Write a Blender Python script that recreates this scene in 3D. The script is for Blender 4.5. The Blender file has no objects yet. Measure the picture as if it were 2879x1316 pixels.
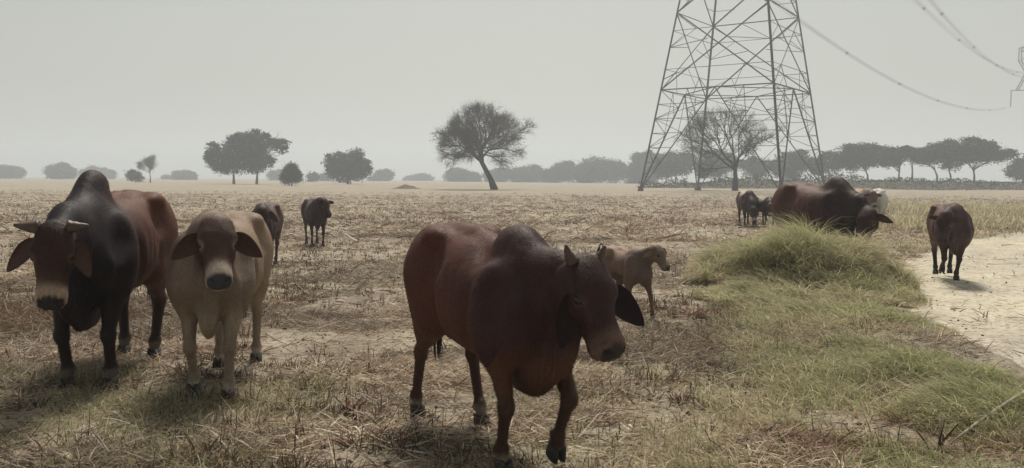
import bpy, bmesh, math, random
import numpy as np
from mathutils import Vector, Matrix

SC = bpy.context.scene
COL = SC.collection
R = math.radians

# ------------------------------------------------------------------ camera
W0, H0, FPX = 2879.0, 1316.0, 2400.0          # photograph's pixel frame
CAM_Z = 1.5
PITCH, ROLL = R(3.695), R(0.36)
fwd = Vector((0, math.cos(PITCH), -math.sin(PITCH)))
right = Vector((1, 0, 0))
up = right.cross(fwd).normalized()
rq = Matrix.Rotation(-ROLL, 3, fwd)
right = rq @ right
up = rq @ up
if right.z < 0:
    rq = Matrix.Rotation(2 * ROLL, 3, fwd); right = rq @ right; up = rq @ up
cam = bpy.data.cameras.new('camera')
cam.sensor_width = 36.0
cam.lens = 36.0 * FPX / W0
cam.clip_start, cam.clip_end = 0.1, 6000
camo = bpy.data.objects.new('camera', cam)
COL.objects.link(camo)
m = Matrix((right, up, -fwd)).transposed().to_4x4()
m.translation = (0, 0, CAM_Z)
camo.matrix_world = m
SC.camera = camo

# ------------------------------------------------------------------ sky, sun, exposure
SUN_AZ, SUN_EL = R(4), R(58)                  # ahead of the camera, a little to the right
world = bpy.data.worlds.new('World')
SC.world = world
world.use_nodes = True
nt = world.node_tree
nt.nodes.clear()
out = nt.nodes.new('ShaderNodeOutputWorld')
bg = nt.nodes.new('ShaderNodeBackground')
sky = nt.nodes.new('ShaderNodeTexSky')
sky.sky_type = 'NISHITA'
sky.sun_disc = False
sky.sun_elevation = SUN_EL
sky.sun_rotation = SUN_AZ
sky.air_density = 1.0
sky.dust_density = 2.5
sky.ozone_density = 1.0
hsv = nt.nodes.new('ShaderNodeHueSaturation')   # thick dust haze: a greyer sky
hsv.inputs['Saturation'].default_value = 0.42
tint = nt.nodes.new('ShaderNodeMixRGB')
tint.blend_type = 'MULTIPLY'
tint.inputs[0].default_value = 1.0
tint.inputs[2].default_value = (1.0, 0.968, 0.80, 1)
nt.links.new(sky.outputs[0], hsv.inputs['Color'])
nt.links.new(hsv.outputs[0], tint.inputs[1])
nt.links.new(tint.outputs[0], bg.inputs[0])
bg.inputs[1].default_value = 0.064
nt.links.new(bg.outputs[0], out.inputs[0])

sun = bpy.data.lights.new('sun', 'SUN')
sun.energy = 3.3
sun.angle = R(13.0)
sun.color = (1.0, 0.93, 0.82)
suno = bpy.data.objects.new('sun', sun)
COL.objects.link(suno)
sd = Vector((math.sin(SUN_AZ) * math.cos(SUN_EL), math.cos(SUN_AZ) * math.cos(SUN_EL), math.sin(SUN_EL)))
suno.rotation_euler = sd.to_track_quat('Z', 'Y').to_euler()
suno.location = (20, 90, 110)

SC.view_settings.view_transform = 'Standard'
SC.view_settings.look = 'None'
SC.view_settings.exposure = 0.3
SC.view_settings.gamma = 1.0
SC.view_settings.use_curve_mapping = False
SC.render.engine = 'CYCLES'
SC.cycles.use_denoising = True
SC.cycles.max_bounces = 6
SC.cycles.volume_bounces = 1
SC.cycles.volume_max_steps = 64
SC.cycles.transparent_max_bounces = 8

# ------------------------------------------------------------------ helpers
def ray(px, py):
    return (fwd * FPX + right * (px - W0 / 2) - up * (py - H0 / 2)) / FPX

def G(px, py, z=0.0):
    """ground point seen at a pixel of the photograph"""
    d = ray(px, py)
    t = (z - CAM_Z) / d.z
    return Vector((d.x * t, d.y * t, z))

def AT(px, py, Y):
    """point seen at a pixel, Y metres in front of the camera"""
    d = ray(px, py)
    t = Y / d.y
    return Vector((d.x * t, Y, CAM_Z + d.z * t))

def tag(o, label=None, cat=None, group=None, kind=None):
    if label: o['label'] = label
    if cat: o['category'] = cat
    if group: o['group'] = group
    if kind: o['kind'] = kind
    return o

def empty(name, loc, rz=0.0):
    o = bpy.data.objects.new(name, None)
    COL.objects.link(o)
    o.location = loc
    o.rotation_euler = (0, 0, rz)
    o.empty_display_size = 0.2
    return o

def mesh_np(name, V, F, col=None, smooth=True, colname='col'):
    """mesh from numpy arrays; F is (n,3) or (n,4)"""
    V = np.asarray(V, np.float32); F = np.asarray(F, np.int32)
    me = bpy.data.meshes.new(name)
    nv, nf, k = len(V), len(F), F.shape[1]
    me.vertices.add(nv); me.vertices.foreach_set('co', V.ravel())
    me.loops.add(nf * k); me.loops.foreach_set('vertex_index', F.ravel())
    me.polygons.add(nf)
    me.polygons.foreach_set('loop_start', np.arange(0, nf * k, k, dtype=np.int32))
    try:
        me.polygons.foreach_set('loop_total', np.full(nf, k, np.int32))
    except Exception:
        pass
    if col is not None:
        a = me.color_attributes.new(colname, 'FLOAT_COLOR', 'POINT')
        c = np.ones((nv, 4), np.float32); c[:, :3] = col
        a.data.foreach_set('color', c.ravel())
    me.update(calc_edges=True)
    me.validate()
    if smooth:
        me.polygons.foreach_set('use_smooth', np.ones(len(me.polygons), bool))
    return me

def link(name, me, mat, parent=None, loc=None):
    o = bpy.data.objects.new(name, me)
    COL.objects.link(o)
    if mat is not None and not me.materials:
        me.materials.append(mat)
    if parent is not None: o.parent = parent
    if loc is not None: o.location = loc
    return o

# value noise in numpy
def _hash(ix, iy, seed):
    n = (ix.astype(np.int64) * 374761393 + iy.astype(np.int64) * 668265263 + seed * 1442695041) & 0x7fffffff
    n = ((n ^ (n >> 13)) * 1274126177) & 0x7fffffff
    return ((n ^ (n >> 16)) & 0xffff) / 65535.0

def vnoise(x, y, seed=0):
    x = np.asarray(x, float); y = np.asarray(y, float)
    ix = np.floor(x); iy = np.floor(y)
    fx = x - ix; fy = y - iy
    fx = fx * fx * (3 - 2 * fx); fy = fy * fy * (3 - 2 * fy)
    a = _hash(ix, iy, seed); b = _hash(ix + 1, iy, seed)
    c = _hash(ix, iy + 1, seed); d = _hash(ix + 1, iy + 1, seed)
    return (a * (1 - fx) + b * fx) * (1 - fy) + (c * (1 - fx) + d * fx) * fy

def fbm(x, y, seed=0, octv=4):
    s = 0; a = 0.5; t = 0
    for i in range(octv):
        s = s + a * vnoise(np.asarray(x) * 2 ** i + 17.3 * i, np.asarray(y) * 2 ** i - 9.1 * i, seed + i); t += a; a *= 0.5
    return s / t

def sstep(a, b, x):
    t = np.clip((np.asarray(x, float) - a) / (b - a), 0, 1)
    return t * t * (3 - 2 * t)

# ------------------------------------------------------------------ materials
def mat(name, rough=0.8, spec=0.3):
    M = bpy.data.materials.new(name)
    M.use_nodes = True
    p = M.node_tree.nodes['Principled BSDF']
    p.inputs['Roughness'].default_value = rough
    p.inputs['Specular IOR Level'].default_value = spec
    return M, M.node_tree, p

def N(t, kind, **kw):
    n = t.nodes.new(kind)
    for k, v in kw.items():
        if k.startswith('i_'):
            n.inputs[k[2:]].default_value = v
        else:
            setattr(n, k, v)
    return n

def ramp(t, pts):
    r = t.nodes.new('ShaderNodeValToRGB')
    e = r.color_ramp.elements
    while len(e) < len(pts): e.new(0.5)
    for i, (p, c) in enumerate(pts):
        e[i].position = p
        e[i].color = (*c, 1) if len(c) == 3 else c
    return r

def mat_plain(name, c, rough=0.8, spec=0.3, noise=0.25, scale=8.0):
    M, t, p = mat(name, rough, spec)
    tc = N(t, 'ShaderNodeTexCoord')
    n = N(t, 'ShaderNodeTexNoise'); n.inputs['Scale'].default_value = scale; n.inputs['Detail'].default_value = 4
    t.links.new(tc.outputs['Object'], n.inputs['Vector'])
    r = ramp(t, [(0.3, [x * (1 - noise) for x in c]), (0.7, [min(1, x * (1 + noise)) for x in c])])
    t.links.new(n.outputs[0], r.inputs[0])
    t.links.new(r.outputs[0], p.inputs['Base Color'])
    return M

def mat_attr(name, rough=0.7, spec=0.2, transl=0.0, noise=0.2, nscale=60.0, bump=0.0, sheen=0.0):
    """colour from the mesh's own colour attribute, broken up by fine noise"""
    M, t, p = mat(name, rough, spec)
    a = N(t, 'ShaderNodeVertexColor', layer_name='col')
    tc = N(t, 'ShaderNodeTexCoord')
    n = N(t, 'ShaderNodeTexNoise'); n.inputs['Scale'].default_value = nscale; n.inputs['Detail'].default_value = 5
    t.links.new(tc.outputs['Object'], n.inputs['Vector'])
    r = ramp(t, [(0.3, [1 - noise] * 3), (0.7, [1 + noise] * 3)])
    t.links.new(n.outputs[0], r.inputs[0])
    mx = N(t, 'ShaderNodeMixRGB', blend_type='MULTIPLY'); mx.inputs[0].default_value = 1
    t.links.new(a.outputs[0], mx.inputs[1]); t.links.new(r.outputs[0], mx.inputs[2])
    t.links.new(mx.outputs[0], p.inputs['Base Color'])
    if bump:
        b = N(t, 'ShaderNodeBump'); b.inputs['Strength'].default_value = bump; b.inputs['Distance'].default_value = 0.01
        t.links.new(n.outputs[0], b.inputs['Height']); t.links.new(b.outputs[0], p.inputs['Normal'])
    if sheen:
        p.inputs['Sheen Weight'].default_value = sheen
        p.inputs['Sheen Roughness'].default_value = 0.35
        p.inputs['Sheen Tint'].default_value = (1.0, 0.85, 0.7, 1)
    if transl:
        o = t.nodes['Material Output']
        tr = N(t, 'ShaderNodeBsdfTranslucent')
        t.links.new(mx.outputs[0], tr.inputs[0])
        ms = N(t, 'ShaderNodeMixShader'); ms.inputs[0].default_value = transl
        t.links.new(p.outputs[0], ms.inputs[1]); t.links.new(tr.outputs[0], ms.inputs[2])
        t.links.new(ms.outputs[0], o.inputs['Surface'])
    return M
# ------------------------------------------------------------------ ground and dirt track
TRK_Y = [-6, 0, 5, 6.8, 8.6, 11.2, 14.4, 19, 25, 40, 70]
TRK_X = [-0.8, 0.9, 2.95, 3.6, 4.15, 4.85, 6.2, 9.2, 14.2, 32, 74]

def track_d(x, y):
    """metres inside the track's near edge (negative: in the field)"""
    x = np.asarray(x, float); y = np.asarray(y, float)
    g = np.interp(y, TRK_Y, TRK_X)
    slope = (np.interp(y + 0.5, TRK_Y, TRK_X) - np.interp(y - 0.5, TRK_Y, TRK_X))
    n = np.sqrt(1 + slope ** 2)
    e = (x - g) / n
    e = np.minimum(e, 5.2 - e)
    return e + 0.5 * (fbm(x * 0.9, y * 0.9, 31) - 0.5) + 0.25 * (fbm(x * 4, y * 4, 33, 3) - 0.5)

MC = G(2262, 800)          # middle of the grassy hump
def mound(x, y):
    dx = (x - MC.x) / 1.45; dy = (y - MC.y - 0.1) / 1.05
    m1 = 0.42 * np.exp(-(dx * dx + dy * dy) ** 1.7) * (0.8 + 0.4 * fbm(x * 1.2, y * 1.2, 77, 2))
    dx = (x - 3.55) / 0.9; dy = (y - 7.2) / 1.6
    return m1 + 0.10 * np.exp(-(dx * dx + dy * dy))

def hfun(x, y):
    x = np.asarray(x, float); y = np.asarray(y, float)
    far = 1 - sstep(18, 45, np.hypot(x, y))
    h = far * (0.035 * (fbm(x * 1.3, y * 1.3, 5, 4) - 0.5) + 0.03 * (fbm(x * 5, y * 5, 9, 3) - 0.5))
    t = sstep(-0.25, 0.35, track_d(x, y))
    h = h * (1 - 0.7 * t) - 0.07 * t - 0.12 * sstep(0.3, 1.0, track_d(x, y))
    return h + mound(x, y)

def trackz(x, y):
    far = 1 - sstep(18, 45, np.hypot(x, y))
    return -0.035 + far * (0.03 * (fbm(x * 0.8, y * 0.8, 41, 3) - 0.5) + 0.04 * (fbm(x * 2.6, y * 2.6, 42, 3) - 0.5) + 0.06 * np.minimum(0, fbm(x * 5, y * 5, 43, 2) - 0.36) - 0.035 * np.exp(-((track_d(x, y) - 1.5) / 0.35) ** 2))

def axis(lo, hi, step, far_lo, far_hi, g=1.16):
    a = list(np.arange(lo, hi + 1e-6, step))
    s = step; v = a[-1]
    while v < far_hi:
        s *= g; v += s; a.append(min(v, far_hi))
    s = step; v = a[0]
    while v > far_lo:
        s *= g; v -= s; a.insert(0, max(v, far_lo))
    return np.array(a)

def grid_mesh(name, xs, ys, zf, keep=None):
    X, Y = np.meshgrid(xs, ys, indexing='ij')
    Z = zf(X, Y)
    nx, ny = X.shape
    V = np.stack([X, Y, Z], -1).reshape(-1, 3)
    i = np.arange(nx * ny).reshape(nx, ny)
    F = np.stack([i[:-1, :-1], i[1:, :-1], i[1:, 1:], i[:-1, 1:]], -1).reshape(-1, 4)
    if keep is not None:
        k = keep(X, Y).reshape(-1)
        F = F[k[F].all(1)]
        used = np.unique(F); mp = np.zeros(len(V), int); mp[used] = np.arange(len(used))
        V = V[used]; F = mp[F]
    return mesh_np(name, V, F)

def soil_material(name, base, dark, pale, litter, streak, bump=0.03):
    M, t, p = mat(name, 0.95, 0.1)
    tc = N(t, 'ShaderNodeTexCoord')
    def nz(scale, det=6, vec=None, rough=0.6):
        n = N(t, 'ShaderNodeTexNoise')
        n.inputs['Scale'].default_value = scale; n.inputs['Detail'].default_value = det; n.inputs['Roughness'].default_value = rough
        t.links.new(vec if vec else tc.outputs['Object'], n.inputs['Vector'])
        return n
    big = nz(0.22, 4); mid = nz(1.7, 6); fine = nz(14, 6, rough=0.7)
    mp = N(t, 'ShaderNodeMapping'); mp.inputs['Scale'].default_value = (0.5, 2.2, 1)
    t.links.new(tc.outputs['Object'], mp.inputs['Vector'])
    st = nz(7.0, 7, mp.outputs[0], 0.75)          # broken straw lying along the rows
    r1 = ramp(t, [(0.32, dark), (0.5, base), (0.72, pale)])
    t.links.new(mid.outputs[0], r1.inputs[0])
    r2 = ramp(t, [(0.44, (0, 0, 0)), (0.58, (1, 1, 1))])
    t.links.new(st.outputs[0], r2.inputs[0])
    m1 = N(t, 'ShaderNodeMixRGB'); m1.inputs[2].default_value = (*litter, 1)
    mm = N(t, 'ShaderNodeMath', operation='MULTIPLY'); mm.inputs[1].default_value = streak
    t.links.new(r2.outputs[0], mm.inputs[0]); t.links.new(mm.outputs[0], m1.inputs[0]); t.links.new(r1.outputs[0], m1.inputs[1])
    r3 = ramp(t, [(0.34, (0.45, 0.42, 0.40)), (0.5, (1, 1, 1)), (0.75, (1.12, 1.1, 1.08))])
    t.links.new(fine.outputs[0], r3.inputs[0])
    m2 = N(t, 'ShaderNodeMixRGB', blend_type='MULTIPLY'); m2.inputs[0].default_value = 1.0
    t.links.new(m1.outputs[0], m2.inputs[1]); t.links.new(r3.outputs[0], m2.inputs[2])
    r4 = ramp(t, [(0.35, (0.86, 0.85, 0.86)), (0.65, (1.1, 1.1, 1.04))])
    t.links.new(big.outputs[0], r4.inputs[0])
    m3 = N(t, 'ShaderNodeMixRGB', blend_type='MULTIPLY'); m3.inputs[0].default_value = 1
    t.links.new(m2.outputs[0], m3.inputs[1]); t.links.new(r4.outputs[0], m3.inputs[2])
    t.links.new(m3.outputs[0], p.inputs['Base Color'])
    ad = N(t, 'ShaderNodeMath', operation='ADD')
    t.links.new(fine.outputs[0], ad.inputs[0]); t.links.new(st.outputs[0], ad.inputs[1])
    b = N(t, 'ShaderNodeBump'); b.inputs['Strength'].default_value = 0.8; b.inputs['Distance'].default_value = bump
    t.links.new(ad.outputs[0], b.inputs['Height']); t.links.new(b.outputs[0], p.inputs['Normal'])
    return M

M_FIELD = soil_material('dry field soil', (0.375, 0.33, 0.27), (0.235, 0.195, 0.155), (0.55, 0.50, 0.42), (0.36, 0.305, 0.225), 0.5)
M_TRACK = soil_material('track sand', (0.56, 0.515, 0.43), (0.44, 0.395, 0.32), (0.64, 0.595, 0.51), (0.47, 0.425, 0.345), 0.4, 0.012)

g = link('ground', grid_mesh('ground', axis(-9, 11, 0.11, -1500, 1500), axis(3.2, 22, 0.11, -400, 1700), hfun), M_FIELD)
tag(g, kind='structure')
tr = link('dirt_track', grid_mesh('dirt_track', axis(0.5, 14, 0.10, -8, 82), axis(2.0, 24, 0.10, -8, 70), trackz,
                                  keep=lambda X, Y: track_d(X, Y) > -0.55), M_TRACK)
tag(tr, kind='structure')
# ------------------------------------------------------------------ cattle: one continuous body each, grown as an implicit surface
def pchip(xk, yk, x):
    """smooth monotone interpolation"""
    xk = np.asarray(xk, float); yk = np.asarray(yk, float)
    h = np.diff(xk); d = np.diff(yk) / h
    mk = np.zeros(len(xk))
    for i in range(1, len(xk) - 1):
        if d[i - 1] * d[i] > 0:
            w1 = 2 * h[i] + h[i - 1]; w2 = h[i] + 2 * h[i - 1]
            mk[i] = (w1 + w2) / (w1 / d[i - 1] + w2 / d[i])
    mk[0] = d[0]; mk[-1] = d[-1]
    x = np.clip(x, xk[0], xk[-1])
    i = np.clip(np.searchsorted(xk, x) - 1, 0, len(h) - 1)
    t = (x - xk[i]) / h[i]
    return ((1 + 2 * t) * (1 - t) ** 2 * yk[i] + t * (1 - t) ** 2 * h[i] * mk[i]
            + t * t * (3 - 2 * t) * yk[i + 1] + t * t * (t - 1) * h[i] * mk[i + 1])

class Field:
    def __init__(s, lo, hi, h):
        s.h = h; s.lo = np.array(lo, float)
        s.n = np.ceil((np.array(hi) - s.lo) / h).astype(int) + 1
        s.F = np.full(s.n, 1.0, np.float32)
        s.ax = [s.lo[i] + h * np.arange(s.n[i]) for i in range(3)]

    def _box(s, lo, hi, pad):
        a = np.maximum(np.floor((np.array(lo) - pad - s.lo) / s.h).astype(int), 0)
        b = np.minimum(np.ceil((np.array(hi) + pad - s.lo) / s.h).astype(int) + 1, s.n)
        if (b <= a).any(): return None
        sl = tuple(slice(a[i], b[i]) for i in range(3))
        X, Y, Z = np.meshgrid(*[s.ax[i][a[i]:b[i]] for i in range(3)], indexing='ij', sparse=True)
        return sl, X, Y, Z

    def add(s, fn, lo, hi, k=0.04, sub=False):
        r = s._box(lo, hi, k + 3 * s.h)
        if r is None: return
        sl, X, Y, Z = r
        d = fn(X, Y, Z).astype(np.float32)
        f = s.F[sl]
        if sub:
            d = -d
            hh = np.maximum(k - np.abs(f - d), 0) / k
            s.F[sl] = np.maximum(f, d) + hh * hh * k * 0.25
        else:
            hh = np.maximum(k - np.abs(f - d), 0) / k
            s.F[sl] = np.minimum(f, d) - hh * hh * k * 0.25

    def cone(s, a, b, ra, rb, k=0.04, side=None, w=1.0):
        a = np.array(a, float); b = np.array(b, float)
        ba = b - a; L2 = max(ba @ ba, 1e-9)
        sv = None
        if side is not None:
            sv = np.array(side, float); sv /= np.linalg.norm(sv)
        def fn(X, Y, Z):
            px, py, pz = X - a[0], Y - a[1], Z - a[2]
            t = np.clip((px * ba[0] + py * ba[1] + pz * ba[2]) / L2, 0, 1)
            qx, qy, qz = px - t * ba[0], py - t * ba[1], pz - t * ba[2]
            r = ra + (rb - ra) * t
            q2 = qx * qx + qy * qy + qz * qz
            if sv is not None:
                qs = qx * sv[0] + qy * sv[1] + qz * sv[2]
                q2 = q2 + qs * qs * (1 / (w * w) - 1)
                return (np.sqrt(np.maximum(q2, 0)) - r) * min(1, w ** 0.6)
            return np.sqrt(q2) - r
        rr = max(ra, rb) * max(1, w)
        s.add(fn, np.minimum(a, b) - rr, np.maximum(a, b) + rr, k)

    def ell(s, c, r, k=0.04, fr=None, sub=False):
        c = np.array(c, float); r = np.array(r, float)
        A = np.eye(3) if fr is None else np.array(fr, float)      # rows: local axes
        def fn(X, Y, Z):
            px, py, pz = X - c[0], Y - c[1], Z - c[2]
            l = [(px * A[i, 0] + py * A[i, 1] + pz * A[i, 2]) / r[i] for i in range(3)]
            k0 = np.sqrt(l[0] ** 2 + l[1] ** 2 + l[2] ** 2)
            k1 = np.sqrt((l[0] / r[0]) ** 2 + (l[1] / r[1]) ** 2 + (l[2] / r[2]) ** 2) + 1e-6
            return k0 * (k0 - 1) / k1
        m = r.max() if fr is not None else r
        s.add(fn, c - m, c + m, k, sub)

    def loft(s, o, A, st, n=2.3, k=0.04):
        """st rows: t, top, bottom, half width, height of widest point (0..1)"""
        o = np.array(o, float); A = np.array(A, float); st = np.array(st, float)
        T = np.linspace(st[0, 0], st[-1, 0], 160)
        tab = [pchip(st[:, 0], st[:, i], T) for i in range(1, 5)]
        def fn(X, Y, Z):
            px, py, pz = X - o[0], Y - o[1], Z - o[2]
            t = px * A[0, 0] + py * A[0, 1] + pz * A[0, 2]
            v = px * A[1, 0] + py * A[1, 1] + pz * A[1, 2]
            w = px * A[2, 0] + py * A[2, 1] + pz * A[2, 2]
            tp, bt, hw, c = [np.interp(t, T, q) for q in tab]
            zc = bt + (tp - bt) * c
            hh = np.where(v > zc, tp - zc, zc - bt)
            f = (np.abs(w / hw) ** n + np.abs((v - zc) / hh) ** n) ** (1 / n)
            d = (f - 1) * np.minimum(hw, hh) * 0.9
            return np.maximum(d, np.maximum(t - st[-1, 0], st[0, 0] - t))
        mx = max(np.abs(st[:, 1:4]).max(), 0.05)
        e0, e1 = o + A[0] * st[0, 0], o + A[0] * st[-1, 0]
        if np.allclose(A, np.eye(3)[[0, 2, 1]]):
            lo = [st[0, 0] + o[0], -st[:, 3].max(), st[:, 2].min()]; hi = [st[-1, 0] + o[0], st[:, 3].max(), st[:, 1].max()]
        else:
            lo = np.minimum(e0, e1) - mx; hi = np.maximum(e0, e1) + mx
        s.add(fn, lo, hi, k)

    def mesh(s):
        F = s.F; S = F < 0
        nx, ny, nz = F.shape
        cnt = np.zeros((nx - 1, ny - 1, nz - 1), np.int8)
        for i in (0, 1):
            for j in (0, 1):
                for k in (0, 1):
                    cnt += S[i:nx - 1 + i, j:ny - 1 + j, k:nz - 1 + k]
        I = np.argwhere((cnt > 0) & (cnt < 8))
        idx = np.full(cnt.shape, -1, np.int64)
        idx[tuple(I.T)] = np.arange(len(I))
        acc = np.zeros((len(I), 3)); num = np.zeros(len(I))
        cor = [(i, j, k) for i in (0, 1) for j in (0, 1) for k in (0, 1)]
        val = {c: F[I[:, 0] + c[0], I[:, 1] + c[1], I[:, 2] + c[2]] for c in cor}
        for c in cor:
            for ax in range(3):
                if c[ax] == 0:
                    e = list(c); e[ax] = 1; e = tuple(e)
                    a, b = val[c], val[e]
                    mk = (a < 0) != (b < 0)
                    t = np.where(mk, a / np.where(mk, a - b, 1), 0)
                    p = np.tile(np.array(c, float), (len(I), 1)); p[:, ax] = t
                    acc[mk] += p[mk]; num += mk
        V = (I + acc / num[:, None]) * s.h + s.lo
        Q = []
        for ax in range(3):
            o1, o2 = [(1, 2), (2, 0), (0, 1)][ax]
            sa = [slice(None)] * 3; sb = [slice(None)] * 3
            sa[ax] = slice(0, -1); sb[ax] = slice(1, None)
            A, B = S[tuple(sa)], S[tuple(sb)]
            E = np.argwhere(A != B)
            E = E[(E[:, o1] > 0) & (E[:, o2] > 0) & (E[:, o1] < s.n[o1] - 1) & (E[:, o2] < s.n[o2] - 1)]
            ins = A[tuple(E.T)]
            q = []
            for (d1, d2) in ((-1, -1), (0, -1), (0, 0), (-1, 0)):
                c = E.copy(); c[:, o1] += d1; c[:, o2] += d2
                q.append(idx[tuple(c.T)])
            q = np.stack(q, 1)
            q[~ins] = q[~ins][:, ::-1]
            Q.append(q)
        Q = np.concatenate(Q)
        Q = Q[(Q >= 0).all(1)]
        return V, Q

def tube(path, radii, n=8, cap=True):
    P = np.array(path, float); r = np.array(radii, float)
    T = np.gradient(P, axis=0); T /= np.linalg.norm(T, axis=1)[:, None] + 1e-9
    ref = np.array([0, 0, 1.0]) if abs(T[0, 2]) < 0.9 else np.array([1.0, 0, 0])
    V = []
    u = np.cross(T[0], ref); u /= np.linalg.norm(u)
    for i in range(len(P)):
        u = u - (u @ T[i]) * T[i]; u /= np.linalg.norm(u)
        v = np.cross(T[i], u)
        a = np.arange(n) * 2 * np.pi / n
        V.append(P[i] + r[i] * (np.cos(a)[:, None] * u + np.sin(a)[:, None] * v))
    V = np.concatenate(V); F = []
    for i in range(len(P) - 1):
        for j in range(n):
            k = (j + 1) % n
            F.append((i * n + j, i * n + k, (i + 1) * n + k, (i + 1) * n + j))
    if cap:
        V = np.concatenate([V, P[:1], P[-1:]]); c0 = len(V) - 2; c1 = len(V) - 1; L = (len(P) - 1) * n
        for j in range(n):
            k = (j + 1) % n
            F.append((c0, k, j, j)); F.append((c1, L + j, L + k, L + k))
    return V, F

def tri_mesh(name, V, F, col=None, smooth=True):
    """small meshes with mixed faces"""
    me = bpy.data.meshes.new(name)
    FF = []
    for f in F:
        g_ = []
        for x in f:
            if int(x) not in g_: g_.append(int(x))
        if len(g_) > 2: FF.append(g_)
    me.from_pydata([tuple(map(float, v)) for v in V], [], FF)
    if col is not None:
        a = me.color_attributes.new('col', 'FLOAT_COLOR', 'POINT')
        c = np.ones((len(V), 4), np.float32); c[:, :3] = col
        a.data.foreach_set('color', c.ravel())
    if smooth:
        for p in me.polygons: p.use_smooth = True
    me.update()
    return me

M_COAT = mat_attr('cattle coat', 0.60, 0.22, noise=0.22, nscale=80, bump=0.35, sheen=0.0)
_t = M_COAT.node_tree
_n = N(_t, 'ShaderNodeTexNoise'); _n.inputs['Scale'].default_value = 5.5; _n.inputs['Detail'].default_value = 8; _n.inputs['Roughness'].default_value = 0.7
_tc = N(_t, 'ShaderNodeTexCoord'); _t.links.new(_tc.outputs['Object'], _n.inputs['Vector'])
_r = ramp(_t, [(0.48, (0, 0, 0)), (0.75, (1, 1, 1))]); _t.links.new(_n.outputs[0], _r.inputs[0])
_mx = N(_t, 'ShaderNodeMixRGB'); _mx.inputs[2].default_value = (0.20, 0.155, 0.115, 1)         # dust caught in the hair
_mm = N(_t, 'ShaderNodeMath', operation='MULTIPLY'); _mm.inputs[1].default_value = 0.10
_p = _t.nodes['Principled BSDF']; _src = _p.inputs['Base Color'].links[0].from_socket
_t.links.new(_r.outputs[0], _mm.inputs[0]); _t.links.new(_mm.outputs[0], _mx.inputs[0]); _t.links.new(_src, _mx.inputs[1]); _t.links.new(_mx.outputs[0], _p.inputs['Base Color'])
M_EAR = mat_attr('ear skin', 0.7, 0.2, transl=0.18, noise=0.12, nscale=40)
M_EYE, _t, _p = mat('eye', 0.12, 0.5); _p.inputs['Base Color'].default_value = (0.008, 0.006, 0.005, 1)
M_HORN = mat_attr('horn', 0.5, 0.4, noise=0.25, nscale=30)
M_HOOF = mat_attr('hoof', 0.6, 0.35, noise=0.3, nscale=40, bump=0.3)
M_FUR = mat_attr('short coat hair', 0.6, 0.22, transl=0.25, noise=0.05, nscale=5)
M_HAIR = mat_attr('tail hair', 0.6, 0.3, noise=0.2)
M_ROPE = mat_plain('rope fibre', (0.42, 0.36, 0.26), 0.9, 0.1, 0.3, 60)

def ik(a, f, l1, l2, bend):
    """knee between a and f in the x-z plane, bending towards sign of bend along x"""
    a = np.array(a, float); f = np.array(f, float)
    d = f - a; L = np.linalg.norm(d)
    L = min(L, (l1 + l2) * 0.999)
    x = (l1 * l1 - l2 * l2 + L * L) / (2 * L)
    hgt = math.sqrt(max(l1 * l1 - x * x, 0))
    dn = d / np.linalg.norm(d)
    side = np.array([-dn[2], 0, dn[0]])
    side /= np.linalg.norm(side) + 1e-9
    if side[0] * bend < 0: side = -side
    return a + dn * x + side * hgt

def claw(cx, w, L, hgt):
    """one half of a cloven hoof, toe to +x"""
    rings = [(0.0, 1.0, 1.0, 0.0), (0.35, 0.97, 0.96, -0.006), (1.0, 0.80, 0.88, -0.022)]
    V, F = [], []
    n = 12
    for zf, sl, sw, sh in rings:
        for i in range(n):
            a = 2 * math.pi * i / n
            x = math.cos(a); y = math.sin(a)
            x = x * (1.0 if x > 0 else 0.8)
            V.append((x * L * 0.5 * sl + sh + 0.012, cx + y * w * 0.5 * sw * (1 - 0.28 * max(x, 0)), zf * hgt))
    for r in range(2):
        for i in range(n):
            j = (i + 1) % n
            F.append((r * n + i, r * n + j, (r + 1) * n + j, (r + 1) * n + i))
    F.append(tuple(reversed(range(n)))); F.append(tuple(range(2 * n, 3 * n)))
    return V, F

def hoof_mesh(S, col):
    V, F = [], []
    for cx in (-0.026, 0.026):
        v, f = claw(cx, 0.054, 0.125, 0.078)
        F += [tuple(q + len(V) for q in ff) for ff in f]; V += v
    for cy in (-0.022, 0.022):                         # dew claws
        v, f = claw(cy, 0.022, 0.03, 0.02)
        F += [tuple(q + len(V) for q in ff) for ff in f]
        V += [(x - 0.062, y, z + 0.10) for x, y, z in v]
    V = np.array(V) * S
    c = np.tile(np.array(col), (len(V), 1))
    return tri_mesh('hoof', V, F, c)

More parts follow.
